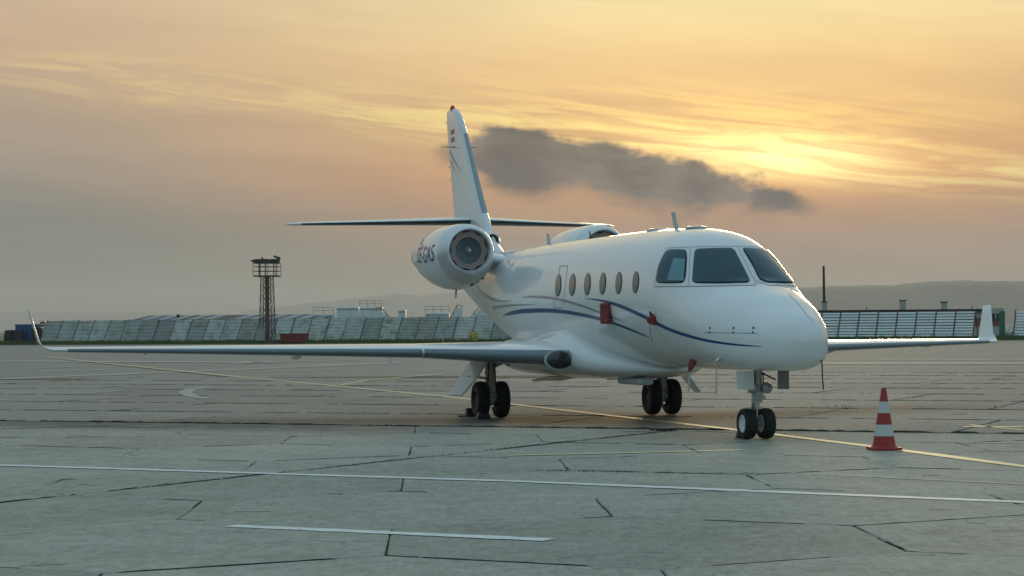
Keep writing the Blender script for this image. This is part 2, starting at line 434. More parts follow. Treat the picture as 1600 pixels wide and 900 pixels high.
def hexes():
    rot = -.035
    for i in range(-8, 9):
        for j in range(-2, 14):
            cx = .53 + HEXW / 2 + i * HEXW + (HEXW / 2 if j % 2 else 0); cy = 21.67 - 4 * 2.58 + j * (HEXV + HEXR)
            pts = [(0, HEXV / 2 + HEXR), (HEXW / 2, HEXV / 2), (HEXW / 2, -HEXV / 2), (0, -HEXV / 2 - HEXR), (-HEXW / 2, -HEXV / 2), (-HEXW / 2, HEXV / 2)]
            o = Vector((.53, 21.67)); res = []
            for px_, py_ in pts:
                w = Vector((cx + px_, cy + py_)) - o
                res.append(o + Vector((w.x * math.cos(rot) + w.y * math.sin(rot) * 1., -w.x * math.sin(rot) * -1. + w.y * math.cos(rot))) if False else o + Vector((w.x + w.y * rot, w.y)))
            yield res
DN = Vector((-DIAGD.y, DIAGD.x))
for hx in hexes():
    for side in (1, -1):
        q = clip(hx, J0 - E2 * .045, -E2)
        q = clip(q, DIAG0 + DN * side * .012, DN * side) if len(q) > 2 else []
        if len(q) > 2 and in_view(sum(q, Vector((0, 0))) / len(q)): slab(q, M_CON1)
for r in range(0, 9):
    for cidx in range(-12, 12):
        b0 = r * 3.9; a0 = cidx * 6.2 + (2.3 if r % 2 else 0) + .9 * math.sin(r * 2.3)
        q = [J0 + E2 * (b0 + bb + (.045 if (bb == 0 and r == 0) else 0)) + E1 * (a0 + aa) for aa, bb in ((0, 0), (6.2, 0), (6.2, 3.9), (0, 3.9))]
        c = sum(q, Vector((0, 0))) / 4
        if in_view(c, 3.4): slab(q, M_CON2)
bedo = tag(bed.build('joint_bed', M_JOINT, apron), kind='structure')

# moss, soil and crumbs standing in the joints
mossb = MB(); rngm = random.Random(21)
def moss(a, b, h, w, keep):
    L = (b - a).length; k = max(1, int(L / .12)); e = (b - a) / max(L, 1e-6); nrm = Vector((-e.y, e.x)); ph = rngm.uniform(0, 9)
    prev = None
    for i in range(k + 1):
        u = i / k; on = keep + .5 * math.sin(ph + u * L * 2.1) + .3 * math.sin(ph * 3 + u * L * 5.3) > rngm.random() * .6
        p = a.lerp(b, u) + nrm * rngm.gauss(0, .006); hh_ = h * rngm.uniform(.25, 1.) if on else -.02; ww = w * rngm.uniform(.6, 1.2)
        cur = [(p.x - nrm.x * ww, p.y - nrm.y * ww, -.025), (p.x, p.y, hh_), (p.x + nrm.x * ww, p.y + nrm.y * ww, -.025)]
        if prev: mossb.add(prev + cur, [(0, 3, 4, 1), (1, 4, 5, 2)])
        prev = cur
seen = set()
for poly, kind in SLABM:
    for i in range(len(poly)):
        a, b = poly[i], poly[(i + 1) % len(poly)]; key = (round((a.x + b.x) * 5), round((a.y + b.y) * 5))
        if key in seen: continue
        seen.add(key); steep = abs((b - a).y) > 1.2 * abs((b - a).x)
        if kind == 1: moss(a, b, .002 if steep else .003, .010, .0 if steep else .25)
        else: moss(a, b, .004 if steep else .009, .022, .35)
for _ in range(55):
    yy = 12 + 26 * rngm.random() ** 1.2; q = Vector((rngm.uniform(-.25, .25) * yy, yy)); an = rngm.gauss(-.2, .5); ln = rngm.uniform(.05, .3)
    moss(q, q + Vector((math.cos(an), math.sin(an))) * ln, .0022, .012, .5)
moss(J0 - E1 * 12, J0 + E1 * 11, .025, .04, .8)
moss(DIAG0 - DIAGD * 9, DIAG0 + DIAGD * 10, .009, .016, .6)
tag(mossb.build('joint_moss', M_JOINT, apron, fix=False), kind='stuff')

# painted lines
M_LINEW = mat('line_white', (.76, .76, .71), .7, var=.3, vscale=7., dirt=((.36, .36, .32), 6., .57))
M_LINEY = mat('line_yellow', (.74, .60, .32), .6, var=.25, vscale=5., dirt=((.26, .25, .20), 7., .58))
M_LINEO = mat('line_worn', (.52, .50, .43), .7, var=.25, vscale=5., dirt=((.24, .24, .22), 5., .50))
def line(name, pts, w, m, z=.004):
    pts = [Vector((p[0], p[1])) for p in pts]; L, Rr = [], []; far = pts[0].y > 45; dn_ = []
    for a, b in zip(pts, pts[1:]):
        kk = max(1, int((b - a).length / (.9 if far else .12))); dn_ += [a.lerp(b, j / kk) for j in range(kk)]
    pts = dn_ + [pts[-1]]; w0 = w
    for i, p in enumerate(pts):
        a = pts[max(0, i - 1)]; b = pts[min(len(pts) - 1, i + 1)]; n = Vector((-(b - a).y, (b - a).x)).normalized(); w = w0 * random.uniform(.78, 1.08)
        L.append((p.x + n.x * w / 2, p.y + n.y * w / 2, z)); Rr.append((p.x - n.x * w / 2, p.y - n.y * w / 2, z))
    k = len(pts)
    return tag(MB().add(L + Rr, [(i, i + 1, k + i + 1, k + i) for i in range(k - 1)]).build(name, m), kind='structure')
def gl(*px): return [(gnd(*p).x, gnd(*p).y) for p in px]
line('taxi_line', [(-26, 117), (-16.95, 89.44), (-8.6, 64.4), (-1.34, 43.43), (.11, 38.44), (3.11, 28.39), (4.3, 24.0), (5.07, 20.82), (6.4, 14.5)], .19, M_LINEY, .005)
line('white_line', [(-15.5, 27.3), (-5.42, 22.14), (-.01, 19.3), (4.05, 16.62), (8, 14.0)], .19, M_LINEW)
line('white_line', [(-2.04, 15.08), (.24, 13.92)], .19, M_LINEW)
line('worn_line', gl((790, 712), (980, 708), (1165, 703)), .13, M_LINEY)
line('worn_line', gl((1235, 739), (1420, 748), (1600, 757)), .05, M_LINEO)
line('worn_line', gl((1505, 667), (1600, 667)), .22, M_LINEY)
line('worn_line', gl((1515, 664), (1555, 668), (1600, 672)), .10, M_LINEY)
line('worn_line', gl((1498, 692), (1600, 692)), .08, M_LINEO)
for q, w, m in (([(1280, 567.5), (1600, 567.5)], .8, M_LINEW), ([(1290, 561), (1600, 562)], .35, M_LINEO), ([(0, 592), (120, 587), (250, 582)], .2, M_LINEW),
                ([(0, 564), (200, 565), (430, 566)], .7, M_LINEW), ([(180, 585), (400, 576), (620, 567)], .22, M_LINEW), ([(65, 580), (165, 577)], .2, M_LINEW),
                ([(35, 575), (160, 571)], .2, M_LINEO), ([(440, 572), (630, 566)], .2, M_LINEW), ([(360, 568), (420, 565), (560, 562)], .4, M_LINEO)):
    line('far_line', gl(*q), w, m)
line('curved_line', gl((530, 602), (545, 599), (575, 594), (620, 590), (692, 584)), .14, M_LINEY)
line('curved_line', gl((330, 604), (300, 608), (288, 613), (300, 619), (325, 623)), .32, mat('line_ghost', (.365, .355, .31), .75, var=.2, vscale=3., dirt=((.31, .30, .26), 3., .46)))

# weeds in the joints and verge grass
M_GRASS = mat('grass_blade', (.055, .085, .025), .8, var=.5, vscale=1.5)
def blades(name, spots, hgt, m=M_GRASS):
    mb = MB()
    for (x, y, z, s) in spots:
        for _ in range(3):
            a = random.uniform(0, 6.28); r = random.uniform(0, .04) * s; w = .006 * s * random.uniform(.6, 1.6); h = hgt * s * random.uniform(.4, 1.2); l = random.uniform(.0, .8) * h
            bx_, by_ = x + math.cos(a) * r, y + math.sin(a) * r; tx, ty = -math.sin(a) * w, math.cos(a) * w
            mb.add([(bx_ - tx, by_ - ty, z), (bx_ + tx, by_ + ty, z), (bx_ + math.cos(a) * l, by_ + math.sin(a) * l, z + h)], [(0, 1, 2)])
    return tag(mb.build(name, m, fix=False), kind='stuff')
sp = []
def weeds(a, b, dens, s0=1., jit=.03):
    a, b = Vector(a), Vector(b); L = (b - a).length; ph = random.uniform(0, 9)
    for i in range(int(L * dens)):
        u = random.random(); cl = .5 + .5 * math.sin(ph + u * L * 1.3) * math.sin(ph * 2 + u * L * .47)
        if random.random() < cl: p = a.lerp(b, u); sp.append((p.x + random.gauss(0, jit), p.y + random.gauss(0, jit), -.02, s0 * random.uniform(.5, 1.2)))
weeds(J0 + E1 * -9, J0 + E1 * 8, 300, 1.1, .04)
weeds(DIAG0 - DIAGD * 2, DIAG0 + DIAGD * 10, 260, 1., .025)
weeds(gnd(835, 735).xy, gnd(1190, 741).xy, 600, 1., .02)
weeds(gnd(1180, 686).xy, gnd(1600, 692).xy, 30, .8, .03)
weeds(gnd(1525, 637).xy, gnd(1600, 637).xy, 60, 1.5, .15)
weeds(gnd(1270, 637).xy, gnd(1340, 634).xy, 60, 1.5, .12)
w1 = blades('joint_weeds', sp, .03); w1['label'] = 'green weeds growing along the dark apron joints'; w1['category'] = 'weeds'
# loose concrete chips and grit
M_CHIP = mat('concrete_chip', (.50, .49, .44), .9, var=.3, vscale=30.)
cb = MB(); rngc = random.Random(31)
for _ in range(900):
    if rngc.random() < .55 and SLABM:
        pl, _k = rngc.choice(SLABM); i = rngc.randrange(len(pl)); q = pl[i].lerp(pl[(i + 1) % len(pl)], rngc.random()) + Vector((rngc.gauss(0, .06), rngc.gauss(0, .06)))
    else:
        yy = 11 + 28 * rngc.random() ** 1.3; q = Vector((rngc.uniform(-.27, .27) * yy, yy))
    r_ = rngc.uniform(.004, .014); a0 = rngc.uniform(0, 6.28); hgt = r_ * rngc.uniform(.5, 1.)
    base = [(q.x + math.cos(a0 + j * 1.57) * r_ * rngc.uniform(.7, 1.5), q.y + math.sin(a0 + j * 1.57) * r_, -.002) for j in range(4)]
    cb.add(base + [(q.x + r_ * .2, q.y, hgt)], [(0, 1, 4), (1, 2, 4), (2, 3, 4), (3, 0, 4)])
tag(cb.build('concrete_grit', M_CHIP), 'loose pale concrete chips scattered over the apron', 'grit', kind='stuff')
# verge strip along the fences
def verge_mat():
    return mat('verge_turf', (.075, .105, .030), .95, var=.5, vscale=.9, bump=.8, bscale=3.)
vg = MB()
xs = [-160 + i * 4 for i in range(81)]; rng = random.Random(3)
rows = []
for x in xs:
    e = apron_edge(x); rows.append([(x, e - 3.1 + rng.uniform(-.4, .4), -.02), (x, e - 1., .06 + rng.uniform(0, .1)), (x, e + 1., .10), (x, e + 60, .0)])
for i in range(len(rows) - 1):
    vg.add(rows[i] + rows[i + 1], [(0, 4, 5, 1), (1, 5, 6, 2), (2, 6, 7, 3)])
tag(vg.build('grass_verge', verge_mat(), smooth=True), kind='structure')
sp2 = []
for _ in range(16000):
    x = random.uniform(-62, 62); e = apron_edge(x); sp2.append((x, e + random.uniform(-2.6, .3), 0.02, random.uniform(.5, 1.6)))
M_GRASS2 = mat('verge_blade', (.075, .115, .028), .85, var=.5, vscale=.5)
mbv = MB()
for (x, y, z, s) in sp2:
    for _ in range(2):
        a = random.uniform(0, 6.28); w = .05 * s; h = .36 * s * random.uniform(.4, 1.); px_, py_ = x + random.uniform(-.2, .2), y + random.uniform(-.2, .2)
        mbv.add([(px_ - w, py_, z), (px_ + w, py_, z), (px_ + random.uniform(-.1, .1), py_, z + h)], [(0, 1, 2)])
tag(mbv.build('verge_grass', M_GRASS2, fix=False), 'long green grass at the foot of the blast fences', 'grass', kind='stuff')

# hills
def hill(name, pts, D, m, depth=2500):
    mb = MB(); ridge = [atD(x, y, D) for x, y in pts]; n = len(ridge); rows = []
    fine = []
    for i in range(n - 1):
        for j in range(8):
            p = ridge[i].lerp(ridge[i + 1], j / 8); q_ = i * 8 + j; p.z += D * .00012 * (math.sin(q_ * .9) + .8 * math.sin(q_ * 2.3 + 1.) + .6 * math.sin(q_ * .37 + 2.)); fine.append(p)
    fine.append(ridge[-1])
    prof = [(-1., 0.), (-.7, .22), (-.4, .55), (-.18, .85), (0, 1.), (.4, .7), (1., 0.)]
    for p in fine:
        rows.append([(p.x, p.y + a * depth, -2 + (p.z + 2) * b + (0 if b in (0., 1.) else .010 * p.z * math.sin(p.x * .0012 + a * 5.))) for a, b in prof])
    for i in range(len(rows) - 1):
        k = len(prof); mb.add(rows[i] + rows[i + 1], [(j, j + 1, k + j + 1, k + j) for j in range(k - 1)])
    return tag(mb.build(name, m, smooth=True, angle=180), kind='structure')
M_HILL = mat('hill_scrub', (.11, .11, .085), .95, var=.35, vscale=.004)
hill('hill', [(1020, 490), (1120, 466), (1200, 452), (1255, 449), (1310, 447), (1395, 445.5), (1440, 441), (1500, 438), (1560, 439.5), (1610, 439), (1750, 446), (1950, 470)], 5200, M_HILL, 1800)
hill('hill', [(380, 486), (480, 474), (540, 468), (590, 462), (625, 459), (660, 462), (690, 458), (730, 455), (800, 462), (900, 474), (1000, 482)], 12800, M_HILL, 800)
hill('hill', [(-500, 487), (-100, 486), (60, 487), (150, 487), (260, 489), (400, 491), (600, 495), (800, 500)], 12500, M_HILL, 800)

# ================================================================== AIRCRAFT
AYAW = 0.2745
jet = empty('business_jet', (3.052, 26.265, 0), AYAW - math.pi / 2,
            'white twin-engine business jet with blue swoosh stripes and winglets parked on the apron', 'airplane')
JM = Matrix.Translation((3.052, 26.265, 0)) @ Matrix.Rotation(AYAW - math.pi / 2, 4, 'Z'); JI = JM.inverted()
CAML = JI @ Vector((0, 0, CAMH))
# x (forward), z_top, z_bottom, half width, z_of_max_width, exponent
FUS = [(1.45, 1.225, 1.215, .004, 1.22, 2.1, 2.1), (1.43, 1.31, 1.12, .145, 1.22, 2.15, 2.1), (1.37, 1.42, 1.0, .265, 1.22, 2.18, 2.7), (1.24, 1.53, .915, .415, 1.23, 2.15, 2.8), (1.0, 1.64, .872, .532, 1.25, 2.15, 2.8),
       (.7, 1.775, .866, .642, 1.29, 2.13, 2.7), (.4, 1.868, .864, .735, 1.34, 2.12, 2.5), (.2, 1.93, .861, .779, 1.38, 2.1, 2.35), (.02, 1.98, .858, .815, 1.42, 2.03, 2.2), (-.25, 2.18, .857, .852, 1.5, 1.88, 2.15),
       (-.575, 2.405, .856, .872, 1.58, 1.83, 2.15), (-.9, 2.565, .856, .893, 1.66, 1.97, 2.15), (-1.3, 2.665, .856, .914, 1.74, 2.2, 2.12), (-1.7, 2.715, .856, .93, 1.78, 2.2, 2.1), (-2.2, 2.745, .857, .945, 1.80, 2.15, 2.05),
       (-4., 2.785, .86, .965, 1.82, 2.07, 2.05), (-7., 2.79, .875, .96, 1.83, 2.05, 2.05),
       (-8.2, 2.79, .92, .91, 1.86, 2.05, 2.05), (-9.2, 2.79, 1.0, .81, 1.92, 2.0, 2.0), (-10.2, 2.79, 1.16, .69, 2.0, 2.0, 2.0), (-11.4, 2.79, 1.43, .56, 2.11, 2.0, 2.0),
       (-12.6, 2.77, 1.72, .45, 2.26, 2.0, 2.0), (-13.6, 2.72, 1.99, .34, 2.37, 2.0, 2.0), (-14.5, 2.64, 2.24, .2, 2.45, 2.0, 2.0), (-15.0, 2.54, 2.44, .05, 2.49, 2.0, 2.0)]
def ring(x, n=96):
    zt, zb, w, zc, eu, el = interp(FUS, x); r = []
    for i in range(n):
        a = 2 * math.pi * i / n; c, s = math.cos(a), math.sin(a); e = eu if s >= 0 else el
        y = w * math.copysign(abs(c) ** (2 / e), c); z = zc + (zt - zc if s >= 0 else zc - zb) * math.copysign(abs(s) ** (2 / e), s)
        r.append(Vector((x, y, z)))
    return r
xs = [1.45, 1.449, 1.446, 1.44, 1.43, 1.41, 1.38, 1.34, 1.29, 1.22]
x = 1.12
while x > -2.4: xs.append(x); x -= .08
while x > -14.95: xs.append(x); x -= .2
xs.append(-15.)
fb = MB().loft([ring(q) for q in xs])
fus = fb.build('fuselage', M_WHITE, jet, smooth=True, angle=60)
# wing to body fairing
BF = [(-2.9, .80, .80, .02), (-3.3, .96, .74, .45), (-3.9, 1.10, .69, .80), (-4.6, 1.33, .655, 1.02), (-5.3, 1.50, .645, 1.10), (-6., 1.46, .64, 1.13), (-7., 1.34, .645, 1.13), (-8., 1.26, .66, 1.08), (-8.8, 1.28, .72, .98), (-9.6, 1.24, .84, .7), (-10.3, 1.20, 1.10, .3)]
rings = []
for i in range(45):
    q = -2.9 - 7.4 * i / 44; zt, zb, w = interp(BF, q); zc = (zt + zb) / 2; hz = max(.004, (zt - zb) / 2); rr = []
    for j in range(48):
        a = 2 * math.pi * j / 48; c, s = math.cos(a), math.sin(a)
        rr.append((q, w * math.copysign(abs(c) ** .72, c), zc + hz * math.copysign(abs(s) ** .8, s)))
    rings.append(rr)
bfb = MB().loft(rings)
belly = bfb.build('belly_fairing', M_WHITE, jet, smooth=True, angle=70)
BV = BVHTree.FromPolygons([tuple(v) for v in fb.v + bfb.v], fb.f + [tuple(i + len(fb.v) for i in f) for f in bfb.f])

def hit(px_, py_, bvh=None):
    w = atD(px_, py_, 20.); l = JI @ w; dr = (l - CAML).normalized()
    loc, nrm, idx, dist = (bvh or BV).ray_cast(CAML, dr)
    if loc is None: return None
    if nrm.dot(dr) > 0: nrm = -nrm
    return loc, nrm
def smooth_poly(pts, per=6, r=.18):
    """closed polygon with rounded corners"""
    outp = []; n = len(pts)
    for i in range(n):
        p0, p, p1 = Vector(pts[i - 1]), Vector(pts[i]), Vector(pts[(i + 1) % n])
        a = p.lerp(p0, r); b = p.lerp(p1, r)
        for j in range(per + 1):
            u = j / per; outp.append(a.lerp(p, u).lerp(p.lerp(b, u), u))
    dens = []
    for i in range(len(outp)):
        a, b = outp[i], outp[(i + 1) % len(outp)]; k = max(1, int((b - a).length / 3.))
        dens += [a.lerp(b, j / k) for j in range(k)]
    return dens
def patch(name, poly, off, m, parent, mirror=True, rings=8, grow=0., only_mirror=False):
    c = sum((Vector(p) for p in poly), Vector((0, 0))) / len(poly); n = len(poly); P = []
    bnd = []
    for p in poly:
        v = Vector(p) - c; bnd.append(c + v * (1 + grow / max(v.length, .1)))
    for k in range(1, rings + 1):
        for p in bnd:
            q = c.lerp(p, k / rings); h = hit(q.x, q.y)
            P.append(None if h is None else h[0] + h[1] * off)
    h = hit(c.x, c.y); P.append(h[0] + h[1] * off)
    for i in range(len(P)):
        if P[i] is None: P[i] = P[i - n] if i >= n and P[i - n] is not None else P[-1]
    fs = [(len(P) - 1, i, (i + 1) % n) for i in range(n)]
    for k in range(rings - 1): fs += [(k * n + i, (k + 1) * n + i, (k + 1) * n + (i + 1) % n, k * n + (i + 1) % n) for i in range(n)]
    o = MB().add(P, fs).build(name, m, parent, smooth=True, angle=180)
    if mirror: MB().add([(p.x, -p.y, p.z) for p in P], [f[::-1] for f in fs]).build(name, m, parent, smooth=True, angle=180)
    return o
def stripe(name, pts, m, parent, off=.003, mirror=True, n=60):
    """pts: (px, py, width_px) spine"""
    P = sorted(pts); L = []
    for i in range(n + 1):
        xq = P[0][0] + (P[-1][0] - P[0][0]) * i / n; y, w = interp(P, xq)
        col = []
        for s in (-.5, -.17, .17, .5):
            h = hit(xq, y + s * w)
            col.append(None if h is None else h[0] + h[1] * off)
        if all(q is not None for q in col): L.append(col)
    v = [q for c_ in L for q in c_]; fs = []
    for i in range(len(L) - 1):
        if (L[i][0] - L[i + 1][0]).length > .9: continue
        for j in range(3): fs.append((4 * i + j, 4 * i + j + 1, 4 * i + 5 + j, 4 * i + 4 + j))
    MB().add(v, fs).build(name, m, parent, smooth=True, angle=180)
    if mirror: MB().add([(p.x, -p.y, p.z) for p in v], [f[::-1] for f in fs]).build(name, m, parent, smooth=True, angle=180)

# livery
stripe('blue_stripe', [(914, 466.5, .8), (930, 468, 2.5), (960, 475, 5), (990, 487, 6), (1015, 499, 6), (1040, 512, 5.5), (1070, 523, 5), (1110, 533, 4), (1150, 538.5, 3), (1190, 541.5, .8)], M_BLUE, fus)
stripe('blue_stripe', [(786, 493, 1), (800, 489, 6), (820, 486, 7), (850, 485, 6.5), (880, 487, 6), (910, 492, 5.5), (940, 499, 5), (970, 509, 4), (1000, 521, 2.5), (1014, 527, .8)], M_BLUE, fus)
stripe('grey_stripe', [(815, 465, .8), (830, 463.5, 3), (855, 465, 4), (880, 469.5, 4), (910, 478, 3.5), (935, 487.5, 3), (960, 497, 1.6), (975, 503, .6)], M_LGREY, fus)
stripe('grey_stripe', [(770, 481, 6), (790, 478, 4), (815, 476.5, 2), (835, 476, .6)], M_LGREY, fus)
stripe('grey_stripe', [(742, 446, 3), (755, 458, 5), (770, 467, 5), (785, 470.5, 3), (800, 470, .8)], M_LGREY, fus)
# cabin windows
for k, cx in enumerate((872.5, 894.5, 918, 942, 967, 993.5)):
    hw, hh_ = (5.2, 17.5) if k else (4.8, 17.5); cy = 446 - k * .95
    el = lambda a, b: [(cx + a * math.cos(q) + .06 * b * math.sin(q), cy - b * math.sin(q)) for q in [2 * math.pi * i / 28 for i in range(28)]]
    w_ = patch('cabin_window', el(hw, hh_), .004, M_SEAL, fus, rings=3)
    patch('window_blind', el(hw - .9, hh_ - 1.1), .007, M_BLIND, fus, rings=3)
    patch('window_pane', el(hw - .9, hh_ - 1.1), .011, M_GLASS, fus, rings=3)
def outline(name, pts, w, m, parent, off=.003, mirror=True):
    """thin line along a pixel polyline, in metres wide"""
    Q = []
    for a, b in zip(pts, pts[1:]):
        k = max(2, int((Vector(b) - Vector(a)).length / 2.5))
        for j in range(k + (1 if b is pts[-1] else 0)):
            u = j / k; h = hit(a[0] + (b[0] - a[0]) * u, a[1] + (b[1] - a[1]) * u)
            if h: Q.append(h)
    if len(Q) < 2: return
    v = []; fs = []
    for i, (p, nn) in enumerate(Q):
        tdir = (Q[min(i + 1, len(Q) - 1)][0] - Q[max(i - 1, 0)][0]).normalized(); sd_ = tdir.cross(nn).normalized() * w / 2
        v += [p + nn * off + sd_, p + nn * off - sd_]
        if i: fs.append((2 * i - 2, 2 * i - 1, 2 * i + 1, 2 * i))
    MB().add(v, fs).build(name, m, parent)
    if mirror: MB().add([(p.x, -p.y, p.z) for p in v], [f[::-1] for f in fs]).build(name, m, parent)
outline('escape_hatch_seam', [(875, 416), (887, 415.5), (879.5, 481), (865, 481), (875, 416)], .014, M_PANEL, fus)
outline('panel_seam', [(1100, 519.5), (1185, 521)], .008, M_PANEL, fus)
for sx_ in (1109, 1146, 1177): outline('latch', [(sx_ + 1, 511), (sx_, 514)], .03, M_DARKM, fus, .005); outline('latch', [(sx_, 518), (sx_ - .6, 521)], .025, M_DARKM, fus, .005)
outline('panel_seam', [(1232, 459), (1250, 478), (1262, 494), (1272, 503)], .008, M_PANEL, fus, mirror=False)
outline('panel_seam', [(1232, 459), (1252, 465), (1268, 478), (1283, 507)], .008, M_PANEL, fus, mirror=False)
# cockpit glazing
SIDE = [(1030, 418), (1037, 401), (1044, 392), (1058, 391.5), (1073, 391.5), (1070, 441), (1048, 441.5), (1025.5, 441)]
FRONT = [(1087, 390.5), (1145, 389), (1172.5, 441.5), (1083, 442)]
FRAME = [(1041, 388), (1100, 385.5), (1153, 385.2), (1183.5, 446), (1090, 447.5), (1021, 448)]
patch('window_frame', smooth_poly(FRAME, 4, .08), .004, M_FRAME, fus, rings=14)
outline('frame_seam', FRAME[:3], .008, M_PANEL, fus, .007); outline('frame_seam', FRAME[3:] + FRAME[:1], .008, M_PANEL, fus, .007)
outline('frame_seam', [(1079, 388), (1076, 446)], .006, M_PANEL, fus, .007); outline('frame_seam', [(1152.5, 386), (1182, 445)], .006, M_PANEL, fus, .007, mirror=False)
for nm, q in (('side_window', SIDE), ('windshield', FRONT)):
    s_ = smooth_poly(q, 5, .12 if len(q) == 4 else .3)
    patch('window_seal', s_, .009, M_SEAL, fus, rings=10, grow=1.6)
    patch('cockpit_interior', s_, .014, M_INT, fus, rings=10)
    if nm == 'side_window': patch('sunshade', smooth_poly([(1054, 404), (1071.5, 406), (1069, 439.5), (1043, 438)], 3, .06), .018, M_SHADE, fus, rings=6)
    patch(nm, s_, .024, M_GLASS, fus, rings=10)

# wings
def naca(tc, camber=.015, n=18):
    up, lo = [], []
    for i in range(n + 1):
        c = (1 - math.cos(math.pi * i / n)) / 2
        th = 5 * tc * (.2969 * math.sqrt(c) - .126 * c - .3516 * c * c + .2843 * c ** 3 - .1036 * c ** 4); cb = camber * 4 * c * (1 - c)
        up.append((c, cb + th)); lo.append((c, cb - th))
    return up + lo[-2:0:-1]
def section(xle, y, z, chord, tc, tilt=0., tw=0.):
    r = []
    for c, q in naca(tc):
        dx, dn = -c * chord, q * chord + c * chord * tw
        r.append(Vector((xle + dx, y - dn * math.sin(tilt), z + dn * math.cos(tilt))))
    return r
WING = [(-.4, -4.10, .98, 4.1, .105), (-1.0, -4.52, .985, 3.6, .105), (-2.87, -5.87, 1.055, 2.12, .10), (-5.5, -7.25, 1.09, 1.48, .095), (-8.1, -8.62, 1.12, .86, .085)]
for sgn in (1, -1):
    w_ = empty('wing'); w_.parent = jet
    rr = [section(xl, y * sgn, z, ch, tc) for (y, xl, z, ch, tc) in WING]
    panel = MB().loft(rr).build('wing_panel', M_WHITE, w_, smooth=True, angle=50)
    tip = []
    for k in range(9):
        u = k / 8; a = R(70) * min(1, u * 1.6)
        yy = 8.1 + .19 * math.sin(min(1, u * 1.6) * R(70)) / math.sin(R(70)) * 1.0 + max(0, u - .625) * .36
        zz = 1.12 + .14 * (1 - math.cos(a)) / (1 - math.cos(R(70))) + max(0, u - .625) * 1.33
        tip.append(section(-8.62 - .82 * u, -yy * sgn, zz, .86 - .56 * u, .085 - .01 * u, tilt=a * sgn * 1.))
    MB().loft(tip).build('winglet', M_WHITE, w_, smooth=True, angle=60)
    # bare metal leading edge, slightly proud, in two lengths
    for (a, b, nm) in ((1, 2, 'leading_edge'), (2, 4, 'leading_edge')):
        v = []; fs = []; prof = naca(.1); N = 14
        st_ = []
        for j in range(N + 1):
            u = j / N; row = [interp([(-q[0],) + q[1:] for q in WING], -WING[a][0] + (WING[b][0] * -1 + WING[a][0]) * (u if a != 2 else u * .955 + .005))]
            yv = WING[a][0] + (WING[b][0] - WING[a][0]) * (u if a != 2 else u * .955 + .005)
            # linear sections as in the loft
            for q0, q1 in zip(WING, WING[1:]):
                if q1[0] <= yv <= q0[0] + 1e-6:
                    f_ = (yv - q0[0]) / (q1[0] - q0[0]); pr = [q0[i] + (q1[i] - q0[i]) * f_ for i in range(5)]; break
            s0 = section(pr[1] + .006, yv * sgn, pr[2], pr[3], pr[4]); nn = len(s0); k5 = 4
            st_.append([s0[i] + Vector((.004, 0, .004 if 0 < i < 10 else (-.004 if i > 10 else 0))) for i in list(range(nn - k5, nn)) + list(range(0, 3))])
        K = len(st_[0]); v = [p for r_ in st_ for p in r_]
        for j in range(N): fs += [(j * K + i, j * K + i + 1, (j + 1) * K + i + 1, (j + 1) * K + i) for i in range(K - 1)]
        MB().add(v, fs).build(nm, M_LE, w_, smooth=True, angle=60)
    # flap track fairings, vortex fence, landing light
    for yq, xq, ln in ((4.45, -7.35, .95), (6.7, -8.3, .5)):
        MB().lathe([(0, .004), (.12 * ln, .03 * ln), (.4 * ln, .055 * ln), (.75 * ln, .045 * ln), (ln, .006)], (xq, -yq * sgn, 1.02 if yq < 5 else 1.07), (-1, 0, -.05), 12).build('flap_track_fairing', M_WHITE, w_, smooth=True)
    MB().box((-6.05, -3.35 * sgn, .93), (.25, .012, .12)).build('vortex_fence', M_WHITE, w_)
    ll = MB(); prof = []
    for k in range(9):
        a = k / 8 * math.pi / 2; prof.append((.09 * math.sin(a), .125 * math.cos(a) + .002))
    ll.lathe([(-.16, .12)] + prof, (0, 0, 0), (1, 0, 0), 28)
    ll.v = [(x_ , y_ * 1.55, z_ * 1.02) for x_, y_, z_ in ll.v]
    lo = ll.build('landing_light', mat('lamp_glass', (.012, .012, .014), .08, coat=.6), w_, smooth=True, angle=70); lo.location = (-4.60, -1.16 * sgn, .945)
    rim = MB(); N = 28
    rv = []
    for q in range(N):
        a = 2 * math.pi * q / N
        for r0, xx in ((1., .0), (1.16, .0), (1.16, -.05), (1., -.05)): rv.append((xx, .196 * (r0 * .93 + .07) * math.cos(a), .129 * r0 * math.sin(a)))
    rim.add(rv, [(4 * q + j, 4 * q + (j + 1) % 4, 4 * ((q + 1) % N) + (j + 1) % 4, 4 * ((q + 1) % N) + j) for q in range(N) for j in range(4)])
    rm = rim.build('lamp_rim', M_GREYP, lo, smooth=True); rm.location = (.004, 0, 0)

